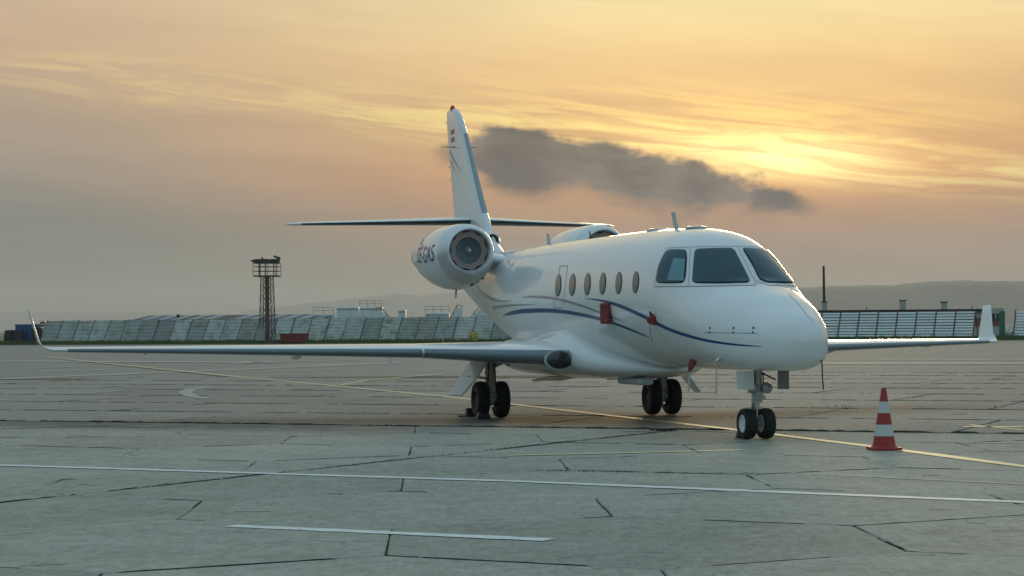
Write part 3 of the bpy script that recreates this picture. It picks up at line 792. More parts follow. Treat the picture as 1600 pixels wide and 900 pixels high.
# tail
TZ = 3.43
fin = empty('fin'); fin.parent = jet
def vsec(xle, xte, z, th):
    ch = xle - xte
    return [Vector((xle - c * ch, q * ch, z)) for c, q in naca(th, 0)]
FINS = [(-10.9, -14.6, 2.66, .05), (-11.9, -14.95, 2.80, .085), (-12.42, -15.1, 3.0, .10), (-12.70, -15.25, 3.25, .105), (-12.95, -15.32, 3.5, .105), (-14.45, -15.85, 5.2, .12), (-14.75, -15.92, 5.5, .12), (-14.98, -15.92, 5.64, .10), (-15.2, -15.88, 5.71, .07)]
MB().loft([vsec(*q) for q in FINS]).build('fin_body', M_WHITE, fin, smooth=True, angle=55)
for sg in (1, -1):
    MB().add([(-15.0, sg * .088, z0) for z0 in ()], []) if False else None
    for k, zf in enumerate((5.20, 5.05)):
        # flag bars follow the fin side
        def finy(xq, zq):
            xl, xt, th = linterp([(q[2], q[0], q[1], q[3]) for q in FINS], zq); c = (xl - xq) / (xl - xt)
            return 5 * th * (.2969 * math.sqrt(c) - .126 * c - .3516 * c * c + .2843 * c ** 3 - .1036 * c ** 4) * (xl - xt)
        v = [(xq, sg * (finy(xq, zq) + .004), zq) for zq in (zf, zf + .085) for xq in (-15.0, -15.12, -15.24, -15.36)]
        MB().add(v, [(0, 1, 5, 4), (1, 2, 6, 5), (2, 3, 7, 6)]).build('flag_bar', M_BEACON if False else mat('flag_red', (.42, .05, .06), .4), fin)
    for (p0, p1, w_) in (((-15.60, 4.90), (-14.45, 4.42), .09), ((-15.58, 4.72), (-14.9, 4.42), .04)):
        v = []; N = 12
        for j in range(N + 1):
            u = j / N; xq = p0[0] + (p1[0] - p0[0]) * u; zq = p0[1] + (p1[1] - p0[1]) * u; ww = w_ * (1 - u) + .004
            v += [(xq, sg * (finy(xq, zq + ww / 2) + .004), zq + ww / 2), (xq, sg * (finy(xq, zq - ww / 2) + .004), zq - ww / 2)]
        MB().add(v, [(2 * j, 2 * j + 1, 2 * j + 3, 2 * j + 2) for j in range(N)]).build('fin_swoosh', M_LGREY, fin)
    # tailplane half
    ts = [section(-13.55, -.04 * sg, TZ, 1.70, .095, camber_tilt) if False else section(-13.55, -.04 * sg, TZ, 1.70, .095) , section(-15.08, -3.1 * sg, TZ + .0, .72, .085), section(-15.28, -3.26 * sg, TZ, .5, .06), section(-15.5, -3.31 * sg, TZ, .2, .05)]
    MB().loft(ts).build('tailplane', M_WHITE, fin, smooth=True, angle=50)
    v = []; N = 16
    for j in range(N + 1):
        u = j / N; yy = -(.12 + 2.95 * u) * sg; f_ = (abs(yy) - .04) / 3.06; xl = -13.55 - 1.53 * f_; ch = 1.70 - .98 * f_; s0 = section(xl + .006, yy, TZ, ch, .095 - .01 * f_); nn = len(s0)
        v += [s0[i] + Vector((0, 0, -.003 if i > 3 else 0)) for i in list(range(nn - 5, nn)) + [0, 1]]
    MB().add(v, [(7 * j + i, 7 * j + i + 1, 7 * j + 8 + i, 7 * j + 7 + i) for j in range(N) for i in range(6)]).build('tailplane_leading_edge', M_BOOT, fin, smooth=True)
    MB().tube((-15.0, -.03 * sg, 4.93), (-14.95, -.36 * sg, 4.93), .012, .004, n=6).build('static_wick', M_DARKM, fin)
# fin leading edge strip
v = []; N = 20
for j in range(N + 1):
    zq = 3.55 + 1.6 * j / N; xl, xt, th = linterp([(q[2], q[0], q[1], q[3]) for q in FINS], zq); s0 = vsec(xl + .008, xt, zq, th * 1.02); nn = len(s0)
    v += [s0[i] for i in list(range(nn - 2, nn)) + [0, 1, 2]]
MB().add(v, [(5 * j + i, 5 * j + i + 1, 5 * j + 6 + i, 5 * j + 5 + i) for j in range(N) for i in range(4)]).build('fin_leading_edge', mat('fin_boot', (.30, .35, .37), .35, coat=.3), fin, smooth=True)
MB().lathe([(0, .05), (.05, .048), (.09, .03), (.105, .004)], (-15.45, 0, 5.69), (0, 0, 1), 16).build('beacon', M_BEACON, fin, smooth=True)
for zq, xq in ((5.5, -15.9), (4.6, -15.66), (4.35, -15.58)): MB().tube((xq, 0, zq), (xq - .14, 0, zq), .006, n=5).build('static_wick', M_DARKM, fin)
# ram air scoop at the fin root
MB().lathe([(-.9, .03), (-.5, .11), (0, .135), (.02, .125), (0, .11), (-.25, .10), (-.25, .001)], (-12.5, 0, 3.02), (1, 0, .02), 24).build('air_scoop', M_WHITE, fin, smooth=True)
MB().lathe([(0, .106), (.001, .001)], (-12.52, 0, 3.02), (1, 0, .02), 24).build('scoop_mouth', M_BLACK, fin)

# engines
for sg in (1, -1):
    en = empty('engine', (-9.6, -1.19 * sg, 2.725)); en.parent = jet
    prof = [(0, .365, 0), (.012, .385, 0), (.05, .415, -.005), (.14, .45, -.015), (.3, .492, -.035), (.55, .53, -.06), (.9, .545, -.075), (1.3, .535, -.07), (1.8, .495, -.05), (2.3, .43, -.025), (2.7, .36, 0), (2.95, .31, 0)]
    rr = []
    for (h, r_, dz_) in prof[4:]: rr.append([Vector((-h, r_ * math.cos(2 * math.pi * i / 56), dz_ + r_ * (1.0 if math.sin(2 * math.pi * i / 56) > 0 else 1.06) * math.sin(2 * math.pi * i / 56))) for i in range(56)])
    nb = MB().loft(rr, cap=False)
    nac = nb.build('nacelle', M_WHITE, en, smooth=True, angle=60)
    lip = [(.30, .34), (.16, .335), (.06, .335), (.02, .345), (.0, .362), (.008, .385), (.05, .415), (.14, .45), (.3, .493)]
    rr = []
    for k, (h, r_) in enumerate(lip):
        dz_ = -.035 * (h / .3) if k > 4 else 0.
        rr.append([Vector((-h, r_ * math.cos(2 * math.pi * i / 56), dz_ + r_ * (1.06 if (k > 4 and math.sin(2 * math.pi * i / 56) < 0 and h > .1) else 1) * math.sin(2 * math.pi * i / 56))) for i in range(56)])
    MB().loft(rr, cap=False).build('inlet_lip', M_METAL, en, smooth=True, angle=60)
    MB().lathe([(-.29, .338), (-.38, .335), (-.42, .335)], (0, 0, 0), (1, 0, 0), 48).build('inlet_duct', M_DARKM, en, smooth=True)
    # scalloped liner ring and fan
    N = 96; v = []; 
    for i in range(N):
        a = 2 * math.pi * i / N; ro = .318 + .014 * math.cos(a * 9)
        for rad, xx in ((ro, -.09), (.225, -.10), (.225, -.14), (ro, -.14)): v.append((xx, rad * math.cos(a), rad * math.sin(a)))
    MB().add(v, [(4 * i + j, 4 * i + (j + 1) % 4, 4 * ((i + 1) % N) + (j + 1) % 4, 4 * ((i + 1) % N) + j) for i in range(N) for j in range(4)]).build('liner_ring', M_LINER, en)
    bl0 = None
    for i in range(24):
        if bl0 is None:
            v = [(-.33, .05, -.016), (-.30, .05, .016), (-.345, .15, -.03), (-.305, .15, .03), (-.36, .25, -.042), (-.31, .25, .042)]
            bl0 = MB().add(v, [(0, 1, 3, 2), (2, 3, 5, 4)]).build('fan_blade', M_FAN, en, smooth=True); o = bl0
        else: o = bl0.copy(); C.objects.link(o); o.parent = en
        o.location = (.19, 0, 0); o.rotation_euler = (2 * math.pi * i / 24, 0, 0)
    MB().lathe([(-.20, .335), (-.20, .001)], (0, 0, 0), (1, 0, 0), 32).build('duct_floor', M_BLACK, en)
    MB().lathe([(-.34, .085), (-.26, .075), (-.19, .045), (-.16, .012), (-.158, .001)], (.15, 0, 0), (1, 0, 0), 24).build('spinner', M_FAN, en, smooth=True)
    MB().lathe([(-.165, .018), (-.150, .014), (-.148, .001)], (.15, 0, 0), (1, 0, 0), 12).build('spinner_tip', mat('spinner_white', (.75, .75, .73), .4), en)
    MB().lathe([(-2.93, .305), (-3.1, .28), (-3.3, .25), (-3.3, .23), (-2.9, .25), (-2.9, .001)], (0, 0, 0), (1, 0, 0), 36).build('exhaust_nozzle', M_STEEL, en, smooth=True, angle=50)
    MB().tube((-.95, 0, -.62), (-1.0, 0, -.78), .02, .014, n=8).build('drain_mast', M_GREYP, en)
    for (xx, aa) in ((-.42, -75), (-.47, -50), (-.52, -62)):
        yy = .50 * math.cos(R(aa)) * -sg * -1; o = MB().box((xx, .515 * math.cos(R(aa)) * sg, -.045 + .545 * math.sin(R(aa))), (.09, .05, .03)).build('drain_vent', M_BLACK, en)
    # pylon
    py = [[Vector((-.55 - c * 2.1, yq * sg, -.10 + q * 2.1 + dzq)) for c, q in naca(.12, 0)] for yq, dzq in ((.40, 0), (.55, -.02), (.78, -.05))]
    MB().loft(py).build('pylon', M_WHITE, en, smooth=True, angle=60)
    # registration
    cu = bpy.data.curves.new('txt', 'FONT'); cu.body = 'OE-GAS'; cu.size = .40; cu.space_character = 1.05
    to = bpy.data.objects.new('txt', cu); C.objects.link(to); bpy.context.view_layer.update()
    me = bpy.data.meshes.new_from_object(to.evaluated_get(bpy.context.evaluated_depsgraph_get())); bpy.data.objects.remove(to)
    import bmesh
    bm = bmesh.new(); bm.from_mesh(me); bmesh.ops.subdivide_edges(bm, edges=[e for e in bm.edges if e.calc_length() > .06], cuts=3); bmesh.ops.triangulate(bm, faces=bm.faces)
    wmax = max(q.co.x for q in bm.verts)
    for q in bm.verts:
        lx, lz = q.co.x * .92, q.co.y
        h = (1.78 - lx) if sg > 0 else (1.78 - wmax * .92 + lx)
        r_, dz_ = interp([(a_, b_, c_) for a_, b_, c_ in prof], h); ang = (lz - .10) / r_
        q.co = Vector((-h, -sg * (r_ + .005) * math.cos(ang), dz_ + (r_ + .005) * math.sin(ang) * (1.06 if ang < 0 else 1)))
    bm.to_mesh(me); bm.free(); me.materials.clear(); me.materials.append(M_BLUE)
    ro = bpy.data.objects.new('registration_lettering', me); C.objects.link(ro); ro.parent = en

# landing gear
def wheel(parent, c, r, w, hubm):
    wo = empty('wheel', c); wo.parent = parent
    tp = []
    for k in range(13):
        a = math.pi * k / 12; tp.append((-w / 2 * math.cos(a), r * (.80 + .20 * math.sin(a) ** .6)))
    tp = [(-w * .42, r * .56), (-w * .5, r * .66)] + tp[0:] + [(w * .5, r * .66), (w * .42, r * .56)]
    MB().lathe(tp, (0, 0, 0), (0, 1, 0), 40).build('tyre', M_TYRE, wo, smooth=True, angle=50)
    for s_ in (1, -1):
        MB().lathe([(s_ * w * .43, r * .57), (s_ * w * .46, r * .52), (s_ * w * .30, r * .46), (s_ * w * .22, r * .25), (s_ * w * .34, r * .2), (s_ * w * .36, .001)], (0, 0, 0), (0, 1, 0), 28).build('hub', hubm, wo, smooth=True, angle=40)
    return wo
ng = empty('nose_gear'); ng.parent = jet
M_HUBW = mat('hub_white', (.70, .71, .71), .4)
for s_ in (1, -1): wheel(ng, (0, .125 * s_, .195), .195, .15, M_HUBW)
MB().tube((0, -.09, .195), (0, .09, .195), .035, n=14).build('axle', M_GEAR, ng, smooth=True)
MB().tube((.0, 0, .17), (.03, 0, .50), .032, n=14).build('shock_strut', M_STEEL, ng, smooth=True)
MB().tube((.03, 0, .46), (.06, 0, 1.0), .058, n=16).tube((.03, 0, .46), (.032, 0, .50), .07, n=16).build('strut_cylinder', M_GEAR, ng, smooth=True)
MB().box((-.07, 0, .40), (.03, .07, .16), Matrix.Rotation(R(25), 3, 'Y')).box((-.07, 0, .27), (.03, .06, .16), Matrix.Rotation(R(-25), 3, 'Y')).build('torque_link', M_GEAR, ng)
MB().path([(.07, .03, .88), (.12, .05, .80), (.11, .05, .7), (.08, .04, .6), (.06, .04, .5)], .009).path([(.07, -.04, .88), (.11, -.06, .74), (.07, -.05, .55)], .008).build('hose', M_BLACK, ng)
MB().box((.08, 0, .52), (.09, .16, .05)).box((.05, .0, .57), (.12, .12, .06)).build('steering_collar', M_GEAR, ng, bevel=.01)
for s_ in (1, -1):
    to = MB().lathe([(-.09, .03), (-.05, .06), (0, .072), (.012, .068)], (.13, .095 * s_, .645), (1, 0, 0), 24).build('taxi_lamp', M_STEEL, ng, smooth=True)
    MB().lathe([(.0, .064), (.018, .045), (.024, .001)], (.135, .095 * s_, .645), (1, 0, 0), 24).build('lens', mat('lens_glass', (.35, .38, .38), .08, .3, coat=.8), to, smooth=True)
MB().box((.16, -.275, .745), (.20, .012, .23), Matrix.Rotation(R(3), 3, 'X')).build('gear_door', M_WHITE, ng)
MB().box((.10, .33, .745), (.30, .014, .24), Matrix.Rotation(R(-3), 3, 'X')).build('gear_door', M_GREYP, ng)
MB().tube((.05, .04, .84), (.03, .25, .74), .011, n=8).build('door_rod', M_DARKM, ng)
# the door panels face forward only a little: small front plates seen between strut and doors
MB().box((.27, -.205, .745), (.014, .13, .23)).build('door_front', M_WHITE, ng)
MB().box((.27, .255, .745), (.014, .15, .23)).build('door_front', mat('door_inner', (.20, .19, .17), .6), ng)
for sg in (1, -1):
    mg = empty('main_gear', (-7.45, -1.43 * sg, 0)); mg.parent = jet
    for s_ in (1, -1): wheel(mg, (0, .165 * s_, .29), .29, .185, M_DARKM)
    MB().tube((0, -.12, .29), (0, .12, .29), .05, n=14).build('axle', M_GEAR, mg, smooth=True)
    MB().box((.05, 0, .33), (.08, .13, .2)).tube((.03, 0, .2), (.03, 0, .42), .075, n=14).build('axle_housing', M_GEAR, mg, bevel=.012)
    MB().tube((.02, 0, .38), (.0, 0, .62), .042, n=16).build('shock_strut', M_STEEL, mg, smooth=True)
    MB().tube((.0, 0, .52), (-.02, 0, 1.0), .085, n=18).tube((0, 0, .52), (0, 0, .56), .10, n=18).tube((-.01, 0, .70), (-.01, 0, .73), .097, n=18).build('strut_cylinder', M_GEAR, mg, smooth=True)
    MB().tube((.0, .02 * sg, .80), (.02, .42 * sg, .98), .035, n=10).build('side_brace', M_GEAR, mg)
    MB().box((.10, 0, .50), (.03, .09, .2), Matrix.Rotation(R(-20), 3, 'Y')).build('torque_link', M_GEAR, mg)
    MB().path([(.08, .04, .9), (.10, .05, .7), (.09, .06, .5), (.06, .08, .35)], .010).path([(.08, -.05, .9), (.09, -.06, .6), (.05, -.09, .4)], .009).build('hose', M_BLACK, mg)
    MB().lathe([(-.05, .13), (.05, .13)], (0, .075, .29), (0, 1, 0), 24, cap=True).lathe([(-.05, .13), (.05, .13)], (0, -.075, .29), (0, 1, 0), 24, cap=True).build('brake_pack', M_STEEL, mg)
    MB().box((.09, 0, .36), (.05, .15, .05)).box((.09, .055, .31), (.05, .035, .12)).box((.09, -.055, .31), (.05, .035, .12)).build('tow_fitting', mat('fitting_light', (.58, .58, .54), .5), mg, bevel=.008)
    MB().box((-.02, .0, .93), (.30, .36, .08)).tube((.05, .15 * sg, .93), (.05, .30 * sg, .83), .03, n=8).build('gear_trunnion', M_GEAR, mg)
    # outboard door hangs from the wing, hinged
    d0, d1, d2 = Vector((0, -.13 * sg, .97)), Vector((0, -.36 * sg, .66)), Vector((0, -.60 * sg, .36))
    def dpl(a, b, x0, x1, x2, x3, nm, m):
        n_ = Vector((0, (b - a).z, -(b - a).y)).normalized() * .012
        v = [a + Vector((x0, .16 * x0 * sg, 0)), a + Vector((x1, .16 * x1 * sg, 0)), b + Vector((x3, .16 * x3 * sg, 0)), b + Vector((x2, .16 * x2 * sg, 0))]
        MB().add([q + n_ for q in v] + [q - n_ for q in v], [(0, 1, 2, 3), (7, 6, 5, 4), (0, 4, 5, 1), (1, 5, 6, 2), (2, 6, 7, 3), (3, 7, 4, 0)]).build(nm, m, mg)
    dpl(d0, d1, -.28, .30, -.30, .36, 'gear_door', M_WHITE); dpl(d1 + Vector((0, -.004 * sg, -.004)), d2, -.30, .36, -.18, .30, 'lower_gear_door', M_WHITE)
    MB().tube((.05, -.05 * sg, .62), (.05, -.38 * sg, .66), .012, n=8).build('door_rod', M_DARKM, mg)
# belly details
MB().box((-3.9, -.25, .645), (1.0, .22, .10)).build('belly_beacon_fairing', M_GREYP, jet, bevel=.04)
MB().box((-6.6, -.62, .63), (.9, .5, .02), Matrix.Rotation(R(-5), 3, 'Y')).build('inner_gear_door', M_GREYP, jet)
MB().box((-6.6, .62, .63), (.9, .5, .02), Matrix.Rotation(R(-5), 3, 'Y')).build('inner_gear_door', M_GREYP, jet)
# antennas on the spine
def blade_ant(xq, z0, h, ch, lean, m=M_GREYP):
    MB().loft([[Vector((xq - c * ch - lean * u, q * ch * 1.2, z0 + h * u)) for c, q in naca(.10, 0, 8)] for u in (0, 1)]).build('blade_antenna', m, jet, smooth=True)
blade_ant(-2.75, 2.74, .27, .16, .14); blade_ant(-8.9, 2.78, .20, .14, .05)
MB().lathe([(0, .16), (.02, .15), (.035, .08), (.04, .001)], (-2.05, 0, 2.735), (0, 0, 1), 20).build('gps_antenna', M_GREYP, jet, smooth=True)
MB().lathe([(0, .2), (.02, .19), (.04, .1), (.045, .001)], (-3.5, 0, 2.77), (0, 0, 1), 20).build('satcom_antenna', M_GREYP, jet, smooth=True)
MB().tube((-7.0, .1, 2.79), (-7.05, .1, 2.93), .012, n=6).build('rod_antenna', M_DARKM, jet)

# covers and streamers hung on probes (separate removable things)
def cover(px_, py_, name, label, shape):
    h = hit(px_, py_); p, n_ = h
    o = empty(name, JM @ p, AYAW - math.pi / 2, label, 'cover')
    return o, n_
c1, n1 = cover(949, 489, 'sensor_cover', 'red rectangular fabric cover hung on the fuselage side between the two blue stripes', 0)
zz = Vector((0, 0, 1)); tx = Vector((1, 0, 0))
MB().box(n1 * .03, (.36, .05, .29)).build('cover_body', M_RED, c1, bevel=.03)
MB().box(n1 * .06 + Vector((0, 0, .11)), (.30, .012, .03)).build('cover_strap', M_RED, c1)
c2, n2 = cover(1021, 497, 'probe_cover', 'dark red wedge shaped probe cover beside the upper blue stripe', 0)
MB().loft([[Vector((a * s1, 0, b * s1)) + n2 * dd for a, b in ((-.09, -.06), (.10, -.09), (.10, .02), (.02, .06))] for s1, dd in ((1, -.01), (.9, .05), (.3, .09))]).build('cover_body', M_RED, c2)
MB().path([n2 * .05 + Vector((-.02, 0, -.05)), n2 * .03 + Vector((-.03, 0, -.2)), n2 * .01 + Vector((-.02, 0, -.30))], .004, 5).build('cord', M_DARKM, c2)
MB().tube(n2 * .04 + Vector((.02, 0, .05)), n2 * .06 + Vector((.03, 0, .10)), .02, .012, n=8).build('knob', M_DARKM, c2)
c3, n3 = cover(1083, 563, 'pitot_cover', 'red pitot cover with pale streamer hanging under the belly', 0)
nn3 = (n3 + Vector((.2, 0, 0))).normalized()
MB().loft([[Vector((a * s1, 0, b * s1)) + n3 * dd for a, b in ((-.05, -.09), (.10, -.05), (.12, .0), (-.02, .09))] for s1, dd in ((1, -.01), (1, .07), (.5, .12))]).build('cover_body', M_RED, c3)
MB().box(n3 * .07 + Vector((-.05, 0, -.21)), (.06, .006, .26), Matrix.Rotation(R(14), 3, 'Y')).build('streamer', mat('streamer_pale', (.50, .49, .45), .8), c3)
c4, n4 = cover(1124, 560, 'static_probe_streamer', 'thin grey streamer hanging from a small probe below the blue stripe tip', 0)
MB().lathe([(0, .03), (.05, .03), (.08, .012)], -n4 * .01, n4, 12).build('probe_cap', M_STEEL, c4)
b4 = n4 * .07
MB().path([b4, b4 + Vector((.01, 0, -.15)), b4 + Vector((-.005, 0, -.28))], .008, 6).build('cord', M_GREYP, c4)
MB().box(b4 + Vector((-.005, 0, -.33)), (.045, .008, .12)).build('streamer_tag', M_GREYP, c4)
h5 = hit(1284, 562)
p5 = h5[0] if h5 else Vector((1.25, .25, 1.0))
c5 = empty('pitot_streamer', JM @ p5, AYAW - math.pi / 2, 'dark cord streamer hanging from the tip of the white nose cone', 'streamer')
MB().path([Vector((-.01, 0, 0)), Vector((.01, .0, -.06)), Vector((.012, 0, -.16)), Vector((.008, .01, -.30)), Vector((.02, .01, -.36))], .009, 6).build('cord', M_DARKM, c5)

# wheel chocks
def chock(loc, rz, size, label):
    o = MB().prism([(-size[0] / 2, 0), (size[0] / 2, 0), (size[0] * .3, size[2]), (-size[0] * .3, size[2])], -size[1] / 2, size[1] / 2)
    o.v = [(x_, z_, y_) for x_, y_, z_ in o.v]
    ob = o.build('wheel_chock', M_BLACK, None, bevel=.008); ob.location = loc; ob.rotation_euler = (0, 0, rz); return tag(ob, label, 'chock')
cl = gnd(741, 651); chock((cl.x, cl.y, 0.001), AYAW + 1.57, (.16, .26, .14), 'black rubber wheel chock beside the wheel under the wing with the open white door')
MB_ = MB().path([Vector((0, 0, .02)), Vector((-.08, -.02, .012)), Vector((-.17, .0, .01)), Vector((-.16, .08, .01)), Vector((-.06, .08, .012))], .012, 6)
rp = MB_.build('chock_rope', mat('rope', (.16, .15, .11), .9)); rp.location = (cl.x - .08, cl.y - .02, 0); tag(rp, 'looped rope tied to the black chock at the main wheel', 'rope')
cl2 = gnd(755, 655); chock((cl2.x, cl2.y + .02, 0.001), AYAW, (.24, .14, .1), 'black rubber wheel chock against the front of the main wheel')
cl3 = gnd(1164, 684.5); chock((cl3.x - .04, cl3.y + .05, .001), AYAW, (.14, .1, .08), 'small dark chock touching the white-rimmed nose wheel')

# ================================================================== APRON OBJECTS
def cone():
    p = gnd(1381.5, 703); o = empty('traffic_cone', p, .1, 'red and white striped traffic cone standing on the yellow taxi line', 'cone')
    red = mat('cone_red', (.36, .03, .028), .55, var=.15, vscale=12, dirt=((.2, .05, .04), 14., .62)); wh = mat('cone_white', (.56, .56, .55), .55, var=.1, vscale=12, dirt=((.34, .33, .32), 14., .6))
    MB().prism([(-.17, -.15), (-.15, -.17), (.15, -.17), (.17, -.15), (.17, .15), (.15, .17), (-.15, .17), (-.17, .15)], 0, .035).build('base', red, o, bevel=.008)
    zs = [.035, .16, .29, .42, .55, .70]; rr_ = lambda z: .132 - (.132 - .026) * (z - .035) / .665
    for i in range(5):
        z0, z1 = zs[i], zs[i + 1]; e = .0015 if i % 2 else 0
        MB().lathe([(z0, rr_(z0) + e), (z1, rr_(z1) + e)] + ([(z1 + .004, rr_(z1) - .006), (z1 - .03, rr_(z1) - .012)] if i == 4 else []), (0, 0, 0), (0, 0, 1), 40).build('band', wh if i % 2 else red, o, smooth=True)
    MB().lathe([(.035, .15), (.045, .145), (.05, .132)], (0, 0, 0), (0, 0, 1), 40).build('collar', red, o, smooth=True)
cone()

# ---------------------------------------------------------------- blast fences
M_PANELM = mat('galvanised_sheet', (.47, .48, .44), .6, .2, var=.35, vscale=1.4, obj_rand=.24, dirt=((.30, .28, .21), 1.1, .50))
M_POST = mat('fence_post', (.10, .085, .075), .7, var=.3)
M_POSTR = mat('rusty_post', (.115, .06, .045), .75, var=.35)
M_SLAT = mat('fence_slat', (.60, .64, .63), .45, .35, var=.2, vscale=2., obj_rand=.08)
LEANV = .62                                   # horizontal lean per metre of height
def fence(pa, pb, n, H, nsl, label, singles, postm, group):
    pa, pb = Vector(pa), Vector(pb); dv = (pb - pa) / n; L = dv.length; ex = dv.normalized(); back = Vector((-ex.y, ex.x))
    if back.y < 0: back = -back
    f_ = empty('blast_fence', (pa.x, pa.y, 0), math.atan2(ex.y, ex.x), label, 'fence', group)
    lean = Matrix.Rotation(-math.atan(LEANV), 3, 'X')
    up = Vector((0, LEANV, 1)).normalized(); Ls = H * math.sqrt(1 + LEANV ** 2); nrm = Vector((0, -1, LEANV)).normalized()
    pm = MB().box((0, 0, 0), (.12, .12, Ls + .08), lean).mesh('post', postm)
    sh = Ls / nsl
    if singles: 
        tilt = Matrix.Rotation(-math.atan(LEANV), 3, 'X'); sm = MB().box((0, 0, 0), (L - .13, .13, sh * .60), tilt).mesh('slat', M_SLAT)
    else:
        w = MB(); K = nsl * 2
        for j in range(nsl):
            for (o0, o1, d0_, d1_) in ((0, .55, .10, .10), (.55, .60, .10, 0), (.60, .95, 0, 0), (.95, 1., 0, .10)):
                a = up * ((j + o0) * sh) + nrm * d0_; b = up * ((j + o1) * sh) + nrm * d1_
                w.add([a + Vector((-(L - .10) / 2, 0, 0)), a + Vector(((L - .10) / 2, 0, 0)), b + Vector(((L - .10) / 2, 0, 0)), b + Vector((-(L - .10) / 2, 0, 0))], [(0, 1, 2, 3)])
        w.box(up * Ls / 2 - nrm * .03, (L - .10, .012, Ls), lean)
        sm = w.mesh('panel', M_PANELM)
    rng_ = random.Random(n)
    for i in range(n + 1):
        p = bpy.data.objects.new('post', pm); C.objects.link(p); p.parent = f_; p.location = Vector((i * L, 0, 0)) + up * (Ls / 2) + nrm * .05
        if i == n: break
        if singles:
            for j in range(nsl):
                s_ = bpy.data.objects.new('slat', sm); C.objects.link(s_); s_.parent = f_; s_.location = Vector(((i + .5) * L, 0, 0)) + up * ((j + .5) * sh) + Vector((0, rng_.uniform(-.01, .01), rng_.uniform(-.012, .012)))
                s_.rotation_euler = (0, rng_.gauss(0, .004), 0)
        else:
            s_ = bpy.data.objects.new('panel', sm); C.objects.link(s_); s_.parent = f_; s_.location = ((i + .5) * L, rng_.uniform(-.03, .03), rng_.uniform(-.04, .04)); s_.rotation_euler = (0, rng_.gauss(0, .005), 0)
            s_['kind'] = 'stuff'
    # rear struts
    for i in range(0, n + 1, 3):
        MB().tube(Vector((i * L, 0, 0)) + up * Ls * .9 - nrm * .05, (i * L, H * LEANV + 1.2, 0.05), .05, n=6).build('strut', postm, f_)
    return f_
fence((-52.3, 232), (1.6, 208.), 28, 2.55, 17, 'long blast fence of grey leaning sheet panels behind the light tower', False, M_POST, 'blast fences at the apron edge')
fence((28.3, 206.3), (43.9, 199.8), 9, 2.75, 10, 'blast fence of open pale slats and rusty posts before the chimneyed building', True, M_POSTR, 'blast fences at the apron edge')
fence((48.1, 201.2), (56.9, 197.6), 5, 2.75, 10, 'short blast fence of pale slats beyond the green cabinet', True, M_POSTR, 'blast fences at the apron edge')

# ---------------------------------------------------------------- light tower
M_RUST = mat('rusty_steel', (.13, .085, .06), .7, .2, var=.4, vscale=2.5)
M_TOWER = mat('tower_steel', (.085, .08, .07), .7, .2, var=.3)
def tower():
    D = 214.; b = atD(418, 532, D); o = empty('light_tower', (b.x, b.y, 0.05), -.2, 'rusty lattice floodlight tower with railed platform before the grey blast fence', 'tower')
    zt = atD(418, 433, D).z; W0, W1 = .68, .50
    cor = lambda u, i: Vector(((W0 + (W1 - W0) * u) * (1 if i in (0, 3) else -1), (W0 + (W1 - W0) * u) * (1 if i < 2 else -1), zt * u))
    for i in range(4): MB().tube(cor(0, i), cor(1, i), .05, n=6).build('corner_leg', M_TOWER, o)
    N = 6
    for k in range(N):
        for i in range(4):
            a, c_ = cor(k / N, i), cor(k / N, (i + 1) % 4); a2, c2_ = cor((k + 1) / N, i), cor((k + 1) / N, (i + 1) % 4)
            MB().tube(a, c2_, .026, n=5).build('brace', M_TOWER, o); MB().tube(c_, a2, .026, n=5).build('brace', M_TOWER, o); MB().tube(a2, c2_, .03, n=5).build('brace', M_TOWER, o)
    MB().tube((0, 0, 0), (0, 0, zt), .22, n=14).build('cable_pipe', M_RUST, o, smooth=True)
    MB().box((0, 0, zt + .05), (2.3, 1.9, .14)).build('platform', M_TOWER, o)
    rail = 1.35
    for x_ in (-1.18, -.4, .4, 1.18):
        for y_ in (-.93, .93): MB().tube((x_, y_, zt + .1), (x_, y_, zt + rail), .03, n=5).build('rail_post', M_TOWER, o)
    for zq in (.55, 1.0, rail):
        for y_ in (-.93, .93): MB().tube((-1.2, y_, zt + zq), (1.2, y_, zt + zq), .03, n=5).build('rail', M_TOWER, o)
        for x_ in (-1.18, 1.18): MB().tube((x_, -.93, zt + zq), (x_, .93, zt + zq), .03, n=5).build('rail', M_TOWER, o)
    MB().loft([[Vector((-1.75, -.05, zt + 1.62)), Vector((-1.75, .05, zt + 1.62)), Vector((-1.75, .05, zt + 1.66)), Vector((-1.75, -.05, zt + 1.66))],
               [Vector((-1.2, -.45, zt + 1.38)), Vector((-1.2, .45, zt + 1.38)), Vector((-1.2, .45, zt + 1.78)), Vector((-1.2, -.45, zt + 1.78))],
               [Vector((.15, -.45, zt + 1.38)), Vector((.15, .45, zt + 1.38)), Vector((.15, .45, zt + 1.80)), Vector((.15, -.45, zt + 1.80))],
               [Vector((.32, -.3, zt + 1.45)), Vector((.32, .3, zt + 1.45)), Vector((.32, .3, zt + 1.72)), Vector((.32, -.3, zt + 1.72))]]).build('floodlight_bank', M_BLACK, o)
    MB().box((.85, 0, zt + 1.58), (.9, .6, .42)).build('floodlight_box', M_BLACK, o, bevel=.05)
    MB().tube((-.55, 0, zt + 1.75), (-.45, 0, zt + 1.98), .10, .07, n=10).build('lamp_head', M_BLACK, o)
    MB().tube((.75, -.1, zt + 2.08), (1.40, .1, zt + 1.82), .10, .13, n=10).build('lamp_head', M_BLACK, o)
    for x_ in (-.8, -.2, .7, 1.05): MB().tube((x_, 0, zt + .1), (x_, 0, zt + 1.4), .05, n=6).build('lamp_stem', M_TOWER, o)
    MB().box((-.45, -.75, .85), (.85, .5, 1.1)).build('switch_cabinet', mat('cabinet_grey', (.30, .30, .27), .6, var=.2), o, bevel=.03)
tower()

# ---------------------------------------------------------------- left background
def at_base(px_, py_, D): p = atD(px_, py_, D); return Vector((p.x, D, .03))
